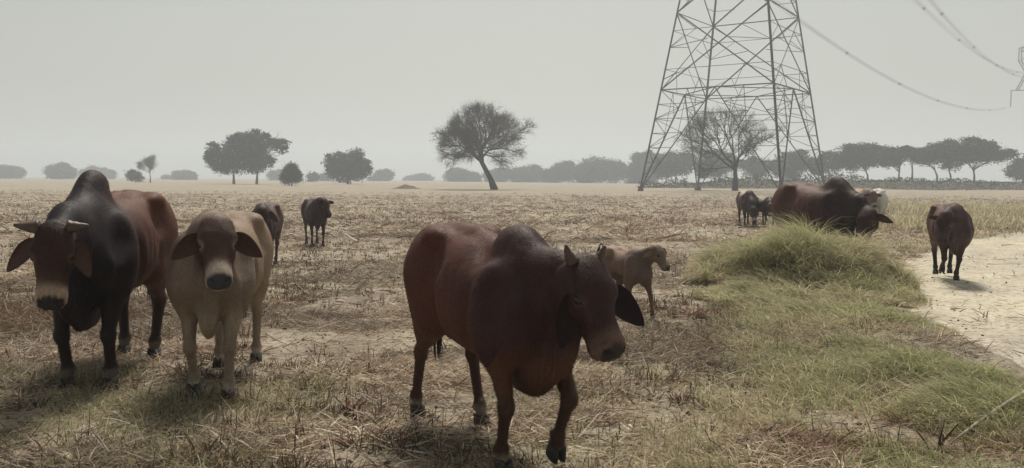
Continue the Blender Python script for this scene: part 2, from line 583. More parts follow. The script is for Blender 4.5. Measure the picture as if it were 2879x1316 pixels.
def ear_mesh(root, d, face, L, W, S, c_out, c_in, droop=0.25, side=1):
    """leaf-shaped cupped ear with thickness; d length direction, face the way the hollow looks"""
    d = np.array(d, float); d /= np.linalg.norm(d)
    f = np.array(face, float); f = f - (f @ d) * d; f /= np.linalg.norm(f)
    b = np.cross(d, f)
    ns, nw = 14, 9
    V, C = [], []
    for layer in (1, -1):
        for i in range(ns):
            s = i / (ns - 1)
            w = W * 0.5 * max(0.0, (math.sin(math.pi * min(1, 0.10 + 0.90 * s ** 0.82)) ** 0.75)) + 0.006
            if s < 0.12: w = max(w, 0.028)
            cen = np.array(root) + d * L * s - np.array([0, 0, 1.0]) * droop * L * s * s
            for j in range(nw):
                q = -1 + 2 * j / (nw - 1)
                cup = 0.50 * (1 - 0.55 * s) * w * (q * q - 0.45)
                th = 0.006 * (1 - 0.6 * abs(q)) * layer
                V.append(cen + b * q * w * (1 - 0.12 * abs(q)) + f * (cup + th))
                edge = abs(q) ** 3
                ci = np.array(c_in) if layer > 0 else np.array(c_out)
                C.append(ci * (1 - 0.5 * edge) + np.array(c_out) * 0.5 * edge)
    F = []
    off = ns * nw
    for i in range(ns - 1):
        for j in range(nw - 1):
            a = i * nw + j
            F.append((a, a + 1, a + nw + 1, a + nw)); F.append((off + a + nw, off + a + nw + 1, off + a + 1, off + a))
    for i in range(ns - 1):
        for j in (0, nw - 1):
            a = i * nw + j
            F.append((a, a + nw, off + a + nw, off + a))
    for j in range(nw - 1):
        a = (ns - 1) * nw + j
        F.append((a, a + 1, off + a + 1, off + a))
    return tri_mesh('ear', np.array(V) * S, F, np.array(C))

def cattle(name, label, cat, S, pos, heading, head, legs, coat, res=0.012, hump=0.22, hump_x=0.30, hump_len=0.25, hump_w=0.115, hump_lean=0.0,
           belly=0.0, girth=1.0, neck=1.0, dewlap=1.0, topline=0.0, ear=None, horn=None, tail=None, hs=1.0, leg_r=1.0, group=None, sheath=False,
           neck_mid=None, withers=0.0, head_w=1.0, hair=0, neck_z=0.98, crest=0.0, ribs=1.0, rope=False, seed=0, legs_len=0.0):
    """heading: world angle of the animal's +x; head: dict(p, yaw, pitch, roll) in the body's frame; legs: LF RF LH RH -> (dx, lift[, dy])"""
    rnd = np.random.RandomState(seed + 7)
    if 'poll' in head:                                  # poll and muzzle given as points of the place
        ch, sh_ = math.cos(heading), math.sin(heading)
        loc = lambda q: np.array([((q.x - pos[0]) * ch + (q.y - pos[1]) * sh_) / S, (-(q.x - pos[0]) * sh_ + (q.y - pos[1]) * ch) / S, q.z / S])
        a_, b_ = loc(head['poll']), loc(head['muzzle'])
        d_ = b_ - a_; hl = np.linalg.norm(d_)
        head = dict(head, p=a_, yaw=math.degrees(math.atan2(d_[1], d_[0])), pitch=math.degrees(math.asin(-d_[2] / hl)))
        hs = hl / 0.515
        print(name, 'head', np.round(a_, 2), round(head['yaw']), round(head['pitch']), 'hs', round(hs, 2))
    hp = np.array(head['p'], float)
    hy, hpi, hr = R(head['yaw']), R(head['pitch']), R(head.get('roll', 0))
    u = np.array([math.cos(hpi) * math.cos(hy), math.cos(hpi) * math.sin(hy), -math.sin(hpi)])
    v = np.array([math.sin(hpi) * math.cos(hy), math.sin(hpi) * math.sin(hy), math.cos(hpi)])
    w = np.cross(v, u)                                  # animal's left
    v, w = v * math.cos(hr) + w * math.sin(hr), w * math.cos(hr) - v * math.sin(hr)
    HA = np.array([u, v, w])
    HP = lambda t, vv, ww: hp + hs * (u * t + v * vv + w * ww)
    tip = HP(0.56, 0, 0)
    lo = [min(-1.0, hp[0] - .3), min(-0.55, hp[1] - 0.25, tip[1] - 0.2), -0.02]
    hi = [max(0.85, tip[0] + 0.12, hp[0] + 0.3), max(0.55, hp[1] + 0.25, tip[1] + 0.2), max(1.42 + hump, hp[2] + 0.15)]
    lx = [legs[k][0] for k in ('LH', 'RH')]
    lo[0] = min(lo[0], -0.62 + min(lx) - 0.2)
    f = Field(lo, hi, res / S)
    g_ = girth; tl = topline; bl = belly; wl = withers; gn = min(1.0, girth + 0.08)
    st = [(-0.90, 1.06, 0.96, 0.05, .5), (-0.86, 1.15, 0.82, 0.12, .5), (-0.76, 1.235, 0.72, 0.19, .55), (-0.62, 1.30, 0.68, 0.245, .6),
          (-0.46, 1.325 + tl, 0.70 - bl * .3, 0.275 * g_, .55), (-0.28, 1.30 + tl, 0.655 - bl * .8, 0.31 * g_, .46), (-0.05, 1.27 + tl, 0.60 - bl, 0.345 * g_, .42),
          (0.15, 1.255 + wl, 0.585 - bl * .9, 0.335 * g_, .42), (0.34, 1.25 + wl, 0.60 - bl * .4, 0.29 * gn, .45), (0.48, 1.19, 0.63 - bl * .3, 0.24 * gn, .5),
          (0.59, 1.09, 0.69 - bl * .2, 0.18 * gn, .5), (0.68, 0.98, 0.80, 0.07, .5)]
    f.loft((0, 0, 0), np.eye(3)[[0, 2, 1]], st, 2.25, 0.05)
    # hind quarters, hips, pins, spine
    for sgn in (1, -1):
        f.ell((-0.60, sgn * 0.15 * gn, 0.97), (0.255, 0.135 * gn, 0.33), 0.10)
        f.ell((-0.43, sgn * 0.225 * min(g_, 1.05), 1.255 + tl), (0.085, 0.05, 0.045), 0.10)
        f.ell((-0.845, sgn * 0.085, 1.165), (0.05, 0.04, 0.045), 0.06)
        f.ell((0.40, sgn * 0.18 * gn, 0.90 + wl * .6), (0.18, 0.10 * gn, 0.27), 0.12)
        f.ell((0.57, sgn * 0.15 * gn, 0.86), (0.085, 0.085 * gn, 0.11), 0.10)
    f.cone((-0.66, 0, 1.275), (-0.2, 0, 1.27 + tl), 0.035, 0.035, 0.08)
    f.cone((-0.2, 0, 1.27 + tl), (0.2, 0, 1.235 + wl), 0.035, 0.04, 0.08)
    for sgn in (1, -1):
        f.ell((-0.33, sgn * 0.36 * g_, 1.11), (0.13, 0.10, 0.095), 0.10, sub=True)       # hollow of the flank
        f.ell((-0.30, sgn * 0.345 * g_, 0.78), (0.035, 0.06, 0.14), 0.07, sub=True)       # fold in front of the thigh
        f.ell((0.205, sgn * 0.36 * g_, 0.86), (0.035, 0.06, 0.24), 0.07, sub=True)       # behind the shoulder
        f.ell((0.50, sgn * 0.275, 1.06), (0.06, 0.04, 0.16), 0.13, sub=True)              # neck meets shoulder
    # hump
    if hump > 0:
        f.ell((hump_x, 0, 1.20), (hump_len, hump_w, 0.10 + hump * 0.62), 0.09)
        f.ell((hump_x - hump_lean * 0.5, 0, 1.20 + hump * 0.55), (hump_len * 0.66, hump_w * 0.86, 0.08 + hump * 0.45), 0.07)
        if hump > 0.18:
            f.ell((hump_x - hump_lean, 0, 1.24 + hump * 0.78), (hump_len * 0.42, hump_w * 0.66, hump * 0.30), 0.06)
    # neck: two pieces through a mid point
    n0 = np.array([0.42, 0, neck_z]); n2 = HP(0.05, -0.10, 0)
    nm = np.array(neck_mid) if neck_mid is not None else n0 * 0.45 + n2 * 0.55 + np.array([0, 0, 0.03])
    sd_ = np.cross(n2 - n0, [0, 0, 1.0]); sd_ /= np.linalg.norm(sd_) + 1e-9
    f.cone(n0, nm, 0.285 * neck, 0.20 * neck, 0.10, sd_, 0.62)
    f.cone(nm, n2, 0.20 * neck, 0.125 * hs, 0.08, sd_, 0.66)
    # crest from the hump to the poll
    f.cone(np.array([hump_x + 0.12, 0, 1.20 + crest]), n2 * 0.6 + np.array([hump_x + .12, 0, 1.2]) * 0.4 + [0, 0, .05 + crest], 0.10, 0.085 * neck, 0.10)
    # dewlap
    if dewlap > 0:
        th = HP(0.20, -0.22, 0) * 0.7 + nm * 0.3 - np.array([0, 0, 0.10])
        m1_ = (th + np.array([0.62, 0, 0.68])) * 0.5 - np.array([0, 0, 0.06 * dewlap])
        br = np.array([0.45, 0, 0.655 - 0.07 * dewlap])
        b2 = np.array([0.30, 0, 0.585 - 0.06 * dewlap])
        r_ = 0.10
        f.cone(th, m1_, 0.085, r_ * dewlap ** .5, 0.08, sd_, 0.28)
        f.cone(m1_, br, r_ * dewlap ** .5, 0.115, 0.09, (0, 1, 0), 0.27)
        f.cone(br, b2, 0.12, 0.09, 0.10, (0, 1, 0), 0.42)
        fold = m1_ * 0.5 + br * 0.5
        f.cone(th - np.array([0, 0, 0.05]), fold - np.array([0.02, 0, 0.09 * dewlap]), 0.04, 0.075, 0.06, sd_, 0.30)
    if sheath:
        f.cone((-0.12, 0, 0.60 - bl), (-0.02, 0, 0.52 - bl), 0.075, 0.05, 0.06, (0, 1, 0), 0.6)
        f.ell((-0.60, 0, 0.66), (0.06, 0.065, 0.10), 0.05)
    # legs
    rl = leg_r
    feet = []
    for key, sgn in (('LF', 1), ('RF', -1)):
        q = legs[key]; dx, lift = q[0], q[1]; dy = q[2] if len(q) > 2 else 0.0
        hx = 0.40 + dx; hyy = sgn * 0.145 + dy
        E = np.array([0.36 + dx * 0.28, sgn * 0.165 + dy * .3, 0.70])
        flex = min(1.0, lift / 0.12)
        fet = np.array([hx - 0.02 - 0.05 * flex, hyy, 0.125 + lift])
        ex = E.copy(); ex[1] = 0; fx_ = fet.copy(); fx_[1] = 0
        kn = ik(ex, fx_, 0.345, 0.25, 1)
        kn[1] = E[1] + (hyy - E[1]) * 0.6
        f.cone(np.array([0.40, sgn * 0.17 * gn, 0.86]), E, 0.125 * gn, 0.095 * rl, 0.08)
        f.cone(E, kn + [0, 0, 0.03], 0.095 * rl, 0.052 * rl, 0.06, (0, 1, 0), 0.85)
        f.ell(kn + [0.006, 0, 0], (0.056 * rl, 0.052 * rl, 0.058), 0.022)
        f.cone(kn, fet, 0.040 * rl, 0.033 * rl, 0.02)
        f.ell(fet, (0.045 * rl, 0.045 * rl, 0.042), 0.025)
        pit = 1.0 * flex
        toe = fet + np.array([0.028 * math.cos(pit) - 0.045 * math.sin(pit), 0, -0.045 * math.cos(pit) - 0.02 * math.sin(pit)])
        f.cone(fet, toe, 0.040 * rl, 0.036 * rl, 0.02)
        feet.append((toe, pit))
    for key, sgn in (('LH', 1), ('RH', -1)):
        q = legs[key]; dx, lift = q[0], q[1]; dy = q[2] if len(q) > 2 else 0.0
        hx = -0.66 + dx; hyy = sgn * 0.14 + dy
        ST = np.array([-0.42 + dx * 0.32, sgn * 0.185 + dy * .3, 0.735])
        flex = min(1.0, lift / 0.12)
        fet = np.array([hx - 0.02 - 0.04 * flex, hyy, 0.13 + lift])
        ex = ST.copy(); ex[1] = 0; fx_ = fet.copy(); fx_[1] = 0
        ho = ik(ex, fx_, 0.40, 0.345, -1)
        ho[1] = ST[1] + (hyy - ST[1]) * 0.65
        f.cone(np.array([-0.58 + dx * .1, sgn * 0.16, 0.98]), ST, 0.19, 0.125, 0.10, (0, 1, 0), 0.72)
        f.cone(np.array([-0.72, sgn * 0.13, 0.95]), ST * 0.5 + ho * 0.5 + [-0.03, 0, 0.04], 0.13, 0.085, 0.09, (0, 1, 0), 0.7)
        f.cone(ST, ho + [0, 0, 0.02], 0.12 * rl, 0.056 * rl, 0.06, (0, 1, 0), 0.72)
        f.ell(ho, (0.062 * rl, 0.046 * rl, 0.066), 0.035)
        f.cone(ho, fet, 0.043 * rl, 0.034 * rl, 0.02)
        f.ell(fet, (0.047 * rl, 0.046 * rl, 0.044), 0.025)
        pit = 0.9 * flex
        toe = fet + np.array([0.028 * math.cos(pit) - 0.045 * math.sin(pit), 0, -0.05 * math.cos(pit) - 0.02 * math.sin(pit)])
        f.cone(fet, toe, 0.041 * rl, 0.036 * rl, 0.02)
        feet.append((toe, pit))
    # head
    hst = [(-0.05, 0.00, -0.10, 0.05, .5), (-0.02, 0.025, -0.15, 0.098, .6), (0.05, 0.045, -0.20, 0.120, .68), (0.13, 0.05, -0.235, 0.130, .72),
           (0.19, 0.038, -0.235, 0.122, .72), (0.26, 0.020, -0.215, 0.102, .66), (0.33, 0.008, -0.188, 0.084, .58), (0.40, 0.006, -0.178, 0.086, .52),
           (0.45, 0.004, -0.176, 0.094, .5), (0.495, -0.008, -0.160, 0.088, .5), (0.522, -0.030, -0.135, 0.066, .5), (0.536, -0.055, -0.105, 0.035, .5)]
    hst = [(a * hs, b * hs, c * hs, d_ * hs * head_w, e) for a, b, c, d_, e in hst]
    f.loft(hp, HA, hst, 2.5, 0.05)
    for sgn in (1, -1):
        f.ell(HP(0.165, -0.016, sgn * 0.104 * head_w), np.array([0.045, 0.028, 0.03]) * hs, 0.03, HA)         # brow
        f.ell(HP(0.155, -0.155, sgn * 0.085), np.array([0.085, 0.075, 0.036]) * hs, 0.05, HA)        # jaw muscle
        f.ell(HP(0.200, -0.030, sgn * 0.130 * head_w), np.array([0.026, 0.017, 0.016]) * hs, 0.012, HA, sub=True)   # eye socket
        f.ell(HP(0.512, -0.042, sgn * 0.058), np.array([0.030, 0.019, 0.025]) * hs, 0.012, HA, sub=True)   # nostril
        f.cone(HP(0.22, -0.06, sgn * 0.085), HP(0.40, -0.075, sgn * 0.066), 0.018 * hs, 0.016 * hs, 0.03)  # cheek ridge
    f.ell(HP(0.49, -0.122, 0), np.array([0.085, 0.009, 0.13]) * hs, 0.012, HA, sub=True)                  # mouth
    f.cone(HP(0.34, -0.165, 0), HP(0.465, -0.150, 0), 0.042 * hs, 0.038 * hs, 0.03)                        # chin
    V, Q = f.mesh()
    # ribs, skin folds of the neck and dewlap, slight unevenness of the hide
    a_, b_, c_ = V[Q[:, 0]], V[Q[:, 1]], V[Q[:, 2]]
    fn_ = np.cross(c_ - a_, V[Q[:, 3]] - b_)
    NV = np.zeros_like(V)
    for i in range(4): np.add.at(NV, Q[:, i], fn_)
    NV /= np.linalg.norm(NV, axis=1)[:, None] + 1e-12
    x, y, z = V[:, 0], V[:, 1], V[:, 2]
    wob = fbm(x * 6 + seed, z * 6 + y * 4, 15, 3) - 0.5
    rib = np.sin(2 * np.pi * (x + 0.18 * (z - 0.9) + 0.02 * wob) / 0.095) * sstep(0.18, 0.26, np.abs(y)) * sstep(-0.36, -0.2, x) * sstep(0.26, 0.1, x) * sstep(0.72, 0.85, z) * sstep(1.2, 1.05, z)
    ax_ = (n2 - n0) / np.linalg.norm(n2 - n0)
    sp = (V - n0) @ ax_
    fold = np.sin(2 * np.pi * (sp + 0.25 * (z - 0.9) + 0.10 * wob) / 0.085) * sstep(0.10, 0.25, sp) * sstep(np.linalg.norm(n2 - n0) + 0.02, np.linalg.norm(n2 - n0) - 0.12, sp)
    hang = np.sin(2 * np.pi * (x * 0.8 + y * 2 + 0.06 * wob) / 0.06) * sstep(0.86, 0.66, z) * sstep(0.40, 0.5, x) * sstep(0.40, 0.52, z)
    V = V + NV * (0.0020 * ribs * rib * (0.4 + 1.2 * fbm(x * 3 + seed, z * 3, 19, 2)) + 0.0028 * fold * fbm(x * 4 + seed, z * 4 + y * 5, 18, 2) * neck + 0.003 * hang * min(dewlap, 1.2) + 0.014 * wob * sstep(0.25, 0.45, z))[:, None]
    # coat colours in the animal's own frame: markings, and rim light painted round eyes
    c0 = {k: np.array(x, float) for k, x in coat.items()}
    x, y, z = V[:, 0], V[:, 1], V[:, 2]
    nz1 = fbm(x * 4 + y * 3 + seed, z * 4 - y * 2, 3, 4) - 0.5
    C = np.tile(c0['base'], (len(V), 1))
    def mixc(wt, c):
        C[:] = C * (1 - wt[:, None]) + wt[:, None] * c
    mixc(sstep(-0.12, 0.46, x + 0.30 * nz1 - 0.12 * sstep(1.0, 0.8, z)), c0['fore'])
    if 'under' in c0:
        mixc(sstep(0.78, 0.60, z + 0.15 * nz1) * (np.abs(y) < 0.24) * sstep(0.1, 0.3, np.abs(x + 0.15) + 0.4 * (x > 0.2)) * 0.9, c0['under'])
    mixc(sstep(0.62, 0.36, z + 0.12 * nz1) * (x < 0.62 * 1.2) * (hp[2] > 0.6 or True), c0['leg'])
    mixc(sstep(0.135, 0.095, z + 0.10 * nz1) * 0.65, c0.get('ring', c0['leg']))
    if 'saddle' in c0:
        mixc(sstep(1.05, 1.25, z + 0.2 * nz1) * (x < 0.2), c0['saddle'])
    rel = (V - hp) / hs
    ht, hv, hw_ = rel @ u, rel @ v, rel @ w
    inh = sstep(-0.05, 0.04, ht + 0.35 * np.minimum(hv + 0.10, 0)) * sstep(0.17, 0.14, np.abs(hw_)) * sstep(-0.30, -0.20, hv) * (hv < 0.10) * (ht < 0.6)
    mixc(inh * 0.95, c0.get('face', c0['fore']))
    if 'nose' in c0:
        mixc(inh * sstep(0.27, 0.40, ht + 0.03 * nz1), c0['nose'])
    mixc(inh * sstep(0.345, 0.425, ht + 0.07 * nz1 - 0.15 * np.maximum(-hv - 0.10, 0) - 0.25 * np.maximum(np.abs(hw_) - 0.05, 0)), c0.get('ring_m', c0['fore']))
    pad = np.sqrt((hw_ / 0.086) ** 2 + ((hv + 0.060) / 0.062) ** 2)
    mixc(inh * sstep(0.452, 0.472, ht + 0.02 * nz1) * sstep(1.08, 0.88, pad), c0['muzzle'])
    if 'eye' in c0:  # paler eye surround; on the brown coats it paints in rim-lit lines
        de = np.sqrt((ht - 0.20) ** 2 + (hv + 0.032) ** 2 + (np.abs(hw_) - 0.112) ** 2)
        mixc(inh * sstep(0.06, 0.028, de) * 0.8, c0['eye'])
    C *= (1 + 0.35 * nz1)[:, None]
    root = empty(name, pos, heading)
    tag(root, label, cat, group)
    body = link('body', mesh_np('body', V * S, Q, C), M_COAT, root)
    # short coat: fine hairs lying back along the hide
    if hair:
        qi = rnd.randint(0, len(Q), hair)
        wt = rnd.dirichlet((1, 1, 1, 1), hair)
        pp = np.einsum('nk,nkc->nc', wt, V[Q[qi]]); nn = np.einsum('nk,nkc->nc', wt, NV[Q[qi]])
        cc = np.einsum('nk,nkc->nc', wt, C[Q[qi]])
        nn /= np.linalg.norm(nn, axis=1)[:, None] + 1e-9
        hr_ = (pp - hp) / hs
        onh = (hr_ @ u > 0.0) & (np.abs(hr_ @ w) < 0.15) & (hr_ @ v > -0.26)
        keep = ~(onh & (hr_ @ u > 0.46)) & (pp[:, 2] > 0.075)
        lay = np.where(onh[:, None], u * 0.8 - v * 0.2, np.array([[-0.75, 0, -0.65]])) + rnd.normal(0, 0.28, (hair, 3))
        lay = lay - nn * np.sum(lay * nn, 1)[:, None]; lay /= np.linalg.norm(lay, axis=1)[:, None] + 1e-9
        up_ = rnd.uniform(0.10, 0.38, hair)[:, None]
        d_ = lay * (1 - up_) + nn * up_
        L = (rnd.uniform(0.010, 0.024, hair) * (1 + 0.5 * (pp[:, 2] < 0.7) * (pp[:, 0] > 0.4)))[:, None]
        sv = np.cross(d_, nn) * 0.0011
        a_ = pp - nn * 0.001
        HV = np.stack([a_ - sv, a_ + sv, a_ + d_ * L + sv * 0.3, a_ + d_ * L - sv * 0.3], 1)[keep]
        nh = len(HV)
        hc_ = cc[keep] * rnd.uniform(0.75, 1.45, (nh, 1))
        link('coat_hair', mesh_np('coat_hair', HV.reshape(-1, 3) * S, np.arange(4 * nh).reshape(nh, 4), np.repeat(hc_, 4, 0), smooth=False), M_FUR, root)['kind'] = 'stuff'
    # eyes
    bm = bmesh.new(); bmesh.ops.create_uvsphere(bm, u_segments=14, v_segments=10, radius=0.026 * hs * S)
    me = bpy.data.meshes.new('eye'); bm.to_mesh(me); bm.free()
    for p_ in me.polygons: p_.use_smooth = True
    me.materials.append(M_EYE)
    for sgn in (1, -1):
        e = link('eye', me, None, root, HP(0.199, -0.030, sgn * 0.109 * head_w) * S)
    # hooves
    hm = hoof_mesh(S, c0.get('hoof', np.array([0.035, 0.032, 0.034])))
    for toe, pit in feet:
        o = link('hoof', hm, M_HOOF, root)
        bot = toe + np.array([-0.075 * math.sin(pit), 0, -0.075 * math.cos(pit)])
        if pit < 0.05: bot[2] = 0.0
        o.location = bot * S
        o.rotation_euler = (0, pit, rnd.uniform(-0.12, 0.12))
    # ears
    e_ = dict(L=0.25, W=0.14, d=(-0.05, -0.35, 1.0), f=(0.6, 0.2, 0.1), droop=0.15, out=c0.get('face', c0['fore']), inn=c0.get('earin', c0['base']))
    if ear: e_.update(ear)
    for sgn, dk, fk in ((1, 'd', 'f'), (-1, 'dr', 'fr')):
        dd = np.array(e_.get(dk, e_['d']), float); ff = np.array(e_.get(fk, e_['f']), float)
        dirw = u * dd[0] + v * dd[1] + w * dd[2] * sgn
        fcw = u * ff[0] + v * ff[1] + w * ff[2] * sgn
        em = ear_mesh(HP(e_.get('t', 0.06), -0.06, sgn * 0.105), dirw, fcw, e_['L'] * hs, (e_['W'] if sgn > 0 else e_.get('Wr', e_['W'])) * hs, S, e_['out'], e_['inn'], e_['droop'], sgn)
        link('ear', em, M_EAR, root)
    # horns
    if horn:
        for sgn, hd in ((1, horn.get('l')), (-1, horn.get('r'))):
            if hd is None: continue
            L, d1, d2, r0 = hd
            b0 = HP(-0.005, -0.005, sgn * 0.085)
            d1 = u * d1[0] + v * d1[1] + w * d1[2] * sgn; d1 /= np.linalg.norm(d1)
            d2 = u * d2[0] + v * d2[1] + w * d2[2] * sgn; d2 /= np.linalg.norm(d2)
            P = [b0]
            for i in range(9):
                t = (i + 0.5) / 9
                dd = d1 * (1 - t) + d2 * t
                P.append(P[-1] + dd / np.linalg.norm(dd) * L / 9)
            rr = [r0 * (1 - 0.78 * (i / 9) ** 1.15) * (1 + 0.06 * math.sin(i * 2.1)) for i in range(10)]
            v_, f_ = tube(np.array(P) * S, np.array(rr) * S, 10)
            tt = np.concatenate([np.repeat(np.arange(10) / 9, 10), [0, 1]])
            hc = np.array(horn.get('c0', (0.22, 0.17, 0.13)))[None] * (1 - tt[:, None]) + np.array(horn.get('c1', (0.06, 0.05, 0.045)))[None] * tt[:, None]
            link('horn', tri_mesh('horn', v_, f_, hc), M_HORN, root)
    # tail and switch
    tp = tail if tail is not None else [(-0.84, 0, 1.17), (-0.90, 0.0, 1.12), (-0.93, 0.01, 0.95), (-0.92, 0.02, 0.75), (-0.91, 0.02, 0.55)]
    tp = np.array(tp, float)
    tt = np.linspace(0, 1, 14); kk = np.linspace(0, 1, len(tp))
    P = np.stack([pchip(kk, tp[:, i], tt) if len(tp) > 2 else np.interp(tt, kk, tp[:, i]) for i in range(3)], 1)
    v_, f_ = tube(P * S, np.linspace(0.034, 0.014, 14) * S, 8)
    to = link('tail', tri_mesh('tail', v_, f_, np.tile(c0['base'] * 0.9, (len(v_), 1))), M_COAT, root)
    dv = P[-1] - P[-3]; dv /= np.linalg.norm(dv)
    VV, FF = [], []
    for i in range(46):
        a = rnd.normal(0, 1, 3); a /= np.linalg.norm(a)
        L = rnd.uniform(0.12, 0.24)
        b0 = P[-1] - dv * rnd.uniform(0, 0.08) + a * 0.008
        p1 = b0 + dv * L * 0.5 + a * 0.030; p2 = b0 + dv * L + a * 0.018 + np.array([0, 0, -0.02])
        sdv = np.cross(dv, a) * 0.006
        n0_ = len(VV)
        VV += [b0 - sdv, b0 + sdv, p1 - sdv, p1 + sdv, p2]
        FF += [(n0_, n0_ + 1, n0_ + 3, n0_ + 2), (n0_ + 2, n0_ + 3, n0_ + 4)]
    link('tail_switch', tri_mesh('tail_switch', np.array(VV) * S, FF, np.tile(c0.get('switch', np.array([0.02, 0.016, 0.016])), (len(VV), 1))), M_HAIR, to)
    if rope:
        P = []
        a0 = HP(0.10, -0.26, 0.02)
        for i in range(12):
            t = i / 11
            P.append(a0 + np.array([-0.03 * t + 0.012 * math.sin(9 * t), 0.012 * math.sin(7 * t), -0.42 * t]))
        v_, f_ = tube(np.array(P) * S, [0.008] * 12, 6)
        link('neck_rope', tri_mesh('neck_rope', v_, f_), M_ROPE, root)
    return root
# ------------------------------------------------------------------ the herd
DK = (0.018, 0.013, 0.015)
BROWN = dict(base=(0.105, 0.036, 0.021), fore=(0.017, 0.010, 0.014), leg=(0.026, 0.013, 0.013), ring=(0.22, 0.18, 0.14),
             face=(0.040, 0.015, 0.012), nose=(0.085, 0.038, 0.024), eye=(0.13, 0.075, 0.055), ring_m=(0.37, 0.28, 0.21), muzzle=(0.020, 0.016, 0.018), earin=(0.10, 0.055, 0.045))  # eye tone: rim light round the eyes, put into the coat colour

def place(front, hind):
    """root position and heading from the mid points of fore and hind hooves"""
    f = Vector(front); h = Vector(hind)
    d = (f - h); d.z = 0
    return f, math.atan2(d.y, d.x)

def root_at(front, heading, S):
    return Vector((front.x - 0.40 * S * math.cos(heading), front.y - 0.40 * S * math.sin(heading), 0))

# big dark bull on the left, square on, head low
fr = G(252, 1088)
hd = R(-84)
cattle('bull', 'big dark maroon humped bull at far left with short sideways horns and pale muzzle', 'bull', 1.04, root_at(fr, hd, 1.04), hd,
       dict(poll=AT(150, 640, 5.28), muzzle=AT(137, 850, 5.10), roll=0), dict(LF=(0.02, 0), RF=(0.0, 0), LH=(0.10, 0), RH=(-0.05, 0)), BROWN,
       res=0.011, hump=0.20, hump_x=0.30, hump_len=0.22, hump_w=0.105, hump_lean=0.08, belly=0.0, girth=0.92, neck=0.92, dewlap=1.25, leg_r=1.0,
       horn=dict(l=(0.115, (0.0, 0.0, 1), (-0.12, 0.1, 1), 0.044), r=(0.135, (0.0, 0.0, 1), (-0.22, 0.1, 1), 0.044), c0=(0.075, 0.04, 0.034), c1=(0.09, 0.065, 0.055)),
       ear=dict(L=0.25, W=0.14, t=0.075, d=(1.0, -0.30, 0.50), f=(0.1, 0.9, 0.5), dr=(0.75, -0.30, 0.85), droop=0.10),
       hs=1.06, sheath=True, hair=90000, seed=1)

# tan cow facing the camera
fr = G(596, 1112)
hd = R(-82)
TAN = dict(base=(0.26, 0.185, 0.13), fore=(0.19, 0.14, 0.108), leg=(0.27, 0.21, 0.155), ring=(0.5, 0.45, 0.38), under=(0.32, 0.26, 0.20),
           face=(0.060, 0.026, 0.020), nose=(0.11, 0.055, 0.042), ring_m=(0.36, 0.30, 0.25), muzzle=(0.04, 0.04, 0.048), earin=(0.09, 0.045, 0.038), eye=(0.30, 0.22, 0.16))
cattle('cow', 'tan cow with dark brown face looking straight at the camera, ears out', 'cow', 0.93, root_at(fr, hd, 0.93), hd,
       dict(poll=AT(608, 618, 5.55), muzzle=AT(618, 785, 5.26)), dict(LF=(0.14, 0), RF=(-0.08, 0), LH=(-0.10, 0), RH=(0.06, 0)), TAN,
       res=0.0115, hump=0.07, hump_x=0.30, belly=-0.02, girth=0.90, neck=0.80, dewlap=0.75, leg_r=0.92, hs=1.0,
       ear=dict(t=0.11, L=0.225, W=0.15, d=(0.50, -0.15, 1.0), f=(0.75, 0.45, 0.2), droop=0.22, out=(0.16, 0.09, 0.06)), rope=True, hair=80000, seed=2)

# young bull walking past in the middle
rf, lf, rh, lh = G(1415, 1308), G(1590, 1312), G(1128, 1168), G(1312, 1222)
fr = (rf + lf) / 2; hi_ = (rh + lh) / 2
fr = G(1478, 1316)
hd = R(-62)
MID = dict(base=(0.100, 0.034, 0.024), fore=(0.044, 0.017, 0.018), leg=(0.068, 0.032, 0.021), ring=(0.34, 0.28, 0.21), under=(0.115, 0.052, 0.030),
           face=(0.042, 0.018, 0.018), nose=(0.046, 0.020, 0.019), ring_m=(0.12, 0.072, 0.055), eye=(0.075, 0.042, 0.034), muzzle=(0.03, 0.022, 0.024), earin=(0.018, 0.010, 0.011))  # eye tone paints a faint rim light around the eyes
cattle('bull', 'reddish brown humped young bull striding across the foreground with one foreleg lifted', 'bull', 0.93, root_at(fr, hd, 0.93), hd,
       dict(poll=AT(1648, 738, 3.98), muzzle=AT(1744, 985, 3.79)), dict(LF=(0.15, 0.065), RF=(0.0, 0), LH=(0.20, 0), RH=(-0.22, 0)), MID,
       res=0.0095, hump=0.065, hump_x=0.31, hump_len=0.21, hump_w=0.12, belly=0.02, girth=0.90, neck=0.78, neck_z=0.93, crest=-0.07, dewlap=0.9, topline=-0.005, withers=-0.07, leg_r=0.85,
       horn=dict(l=(0.09, (-0.6, 0.5, 0.6), (-0.6, 0.9, 0.1), 0.034), r=(0.10, (-0.75, 0.25, 0.55), (-1.0, 0.4, 0.1), 0.036), c0=(0.06, 0.032, 0.026), c1=(0.10, 0.06, 0.05)),
       ear=dict(L=0.28, W=0.19, t=0.15, d=(1.0, 0.10, 0.85), f=(-0.3, 0.9, -0.5), dr=(0.85, -0.65, 0.28), fr=(0.5, 0.6, 0.6), Wr=0.14, droop=0.08),
       hs=1.0, head_w=1.12, sheath=True, hair=130000, seed=3)

# grazing bull behind the grassy hump
hd = R(-66)
ctr = AT(2308, 560, 14.3)
cattle('bull', 'large rust brown bull grazing behind the tall grass hump', 'bull', 1.10, (ctr.x, ctr.y, 0), hd,
       dict(poll=AT(2440, 590, 13.3), muzzle=AT(2420, 680, 13.1)), dict(LF=(0.05, 0), RF=(-0.05, 0), LH=(0.08, 0), RH=(-0.08, 0)),
       dict(BROWN, base=(0.085, 0.034, 0.024), fore=(0.034, 0.017, 0.018)), res=0.018, hump=0.15, hump_x=0.32, hump_len=0.25, hump_w=0.125, belly=0.04, girth=1.06, dewlap=1.0,
       ear=dict(L=0.25, W=0.13, d=(0.2, -0.1, 1.0), f=(0.7, 0.5, 0.1)), hs=1.05, seed=4)

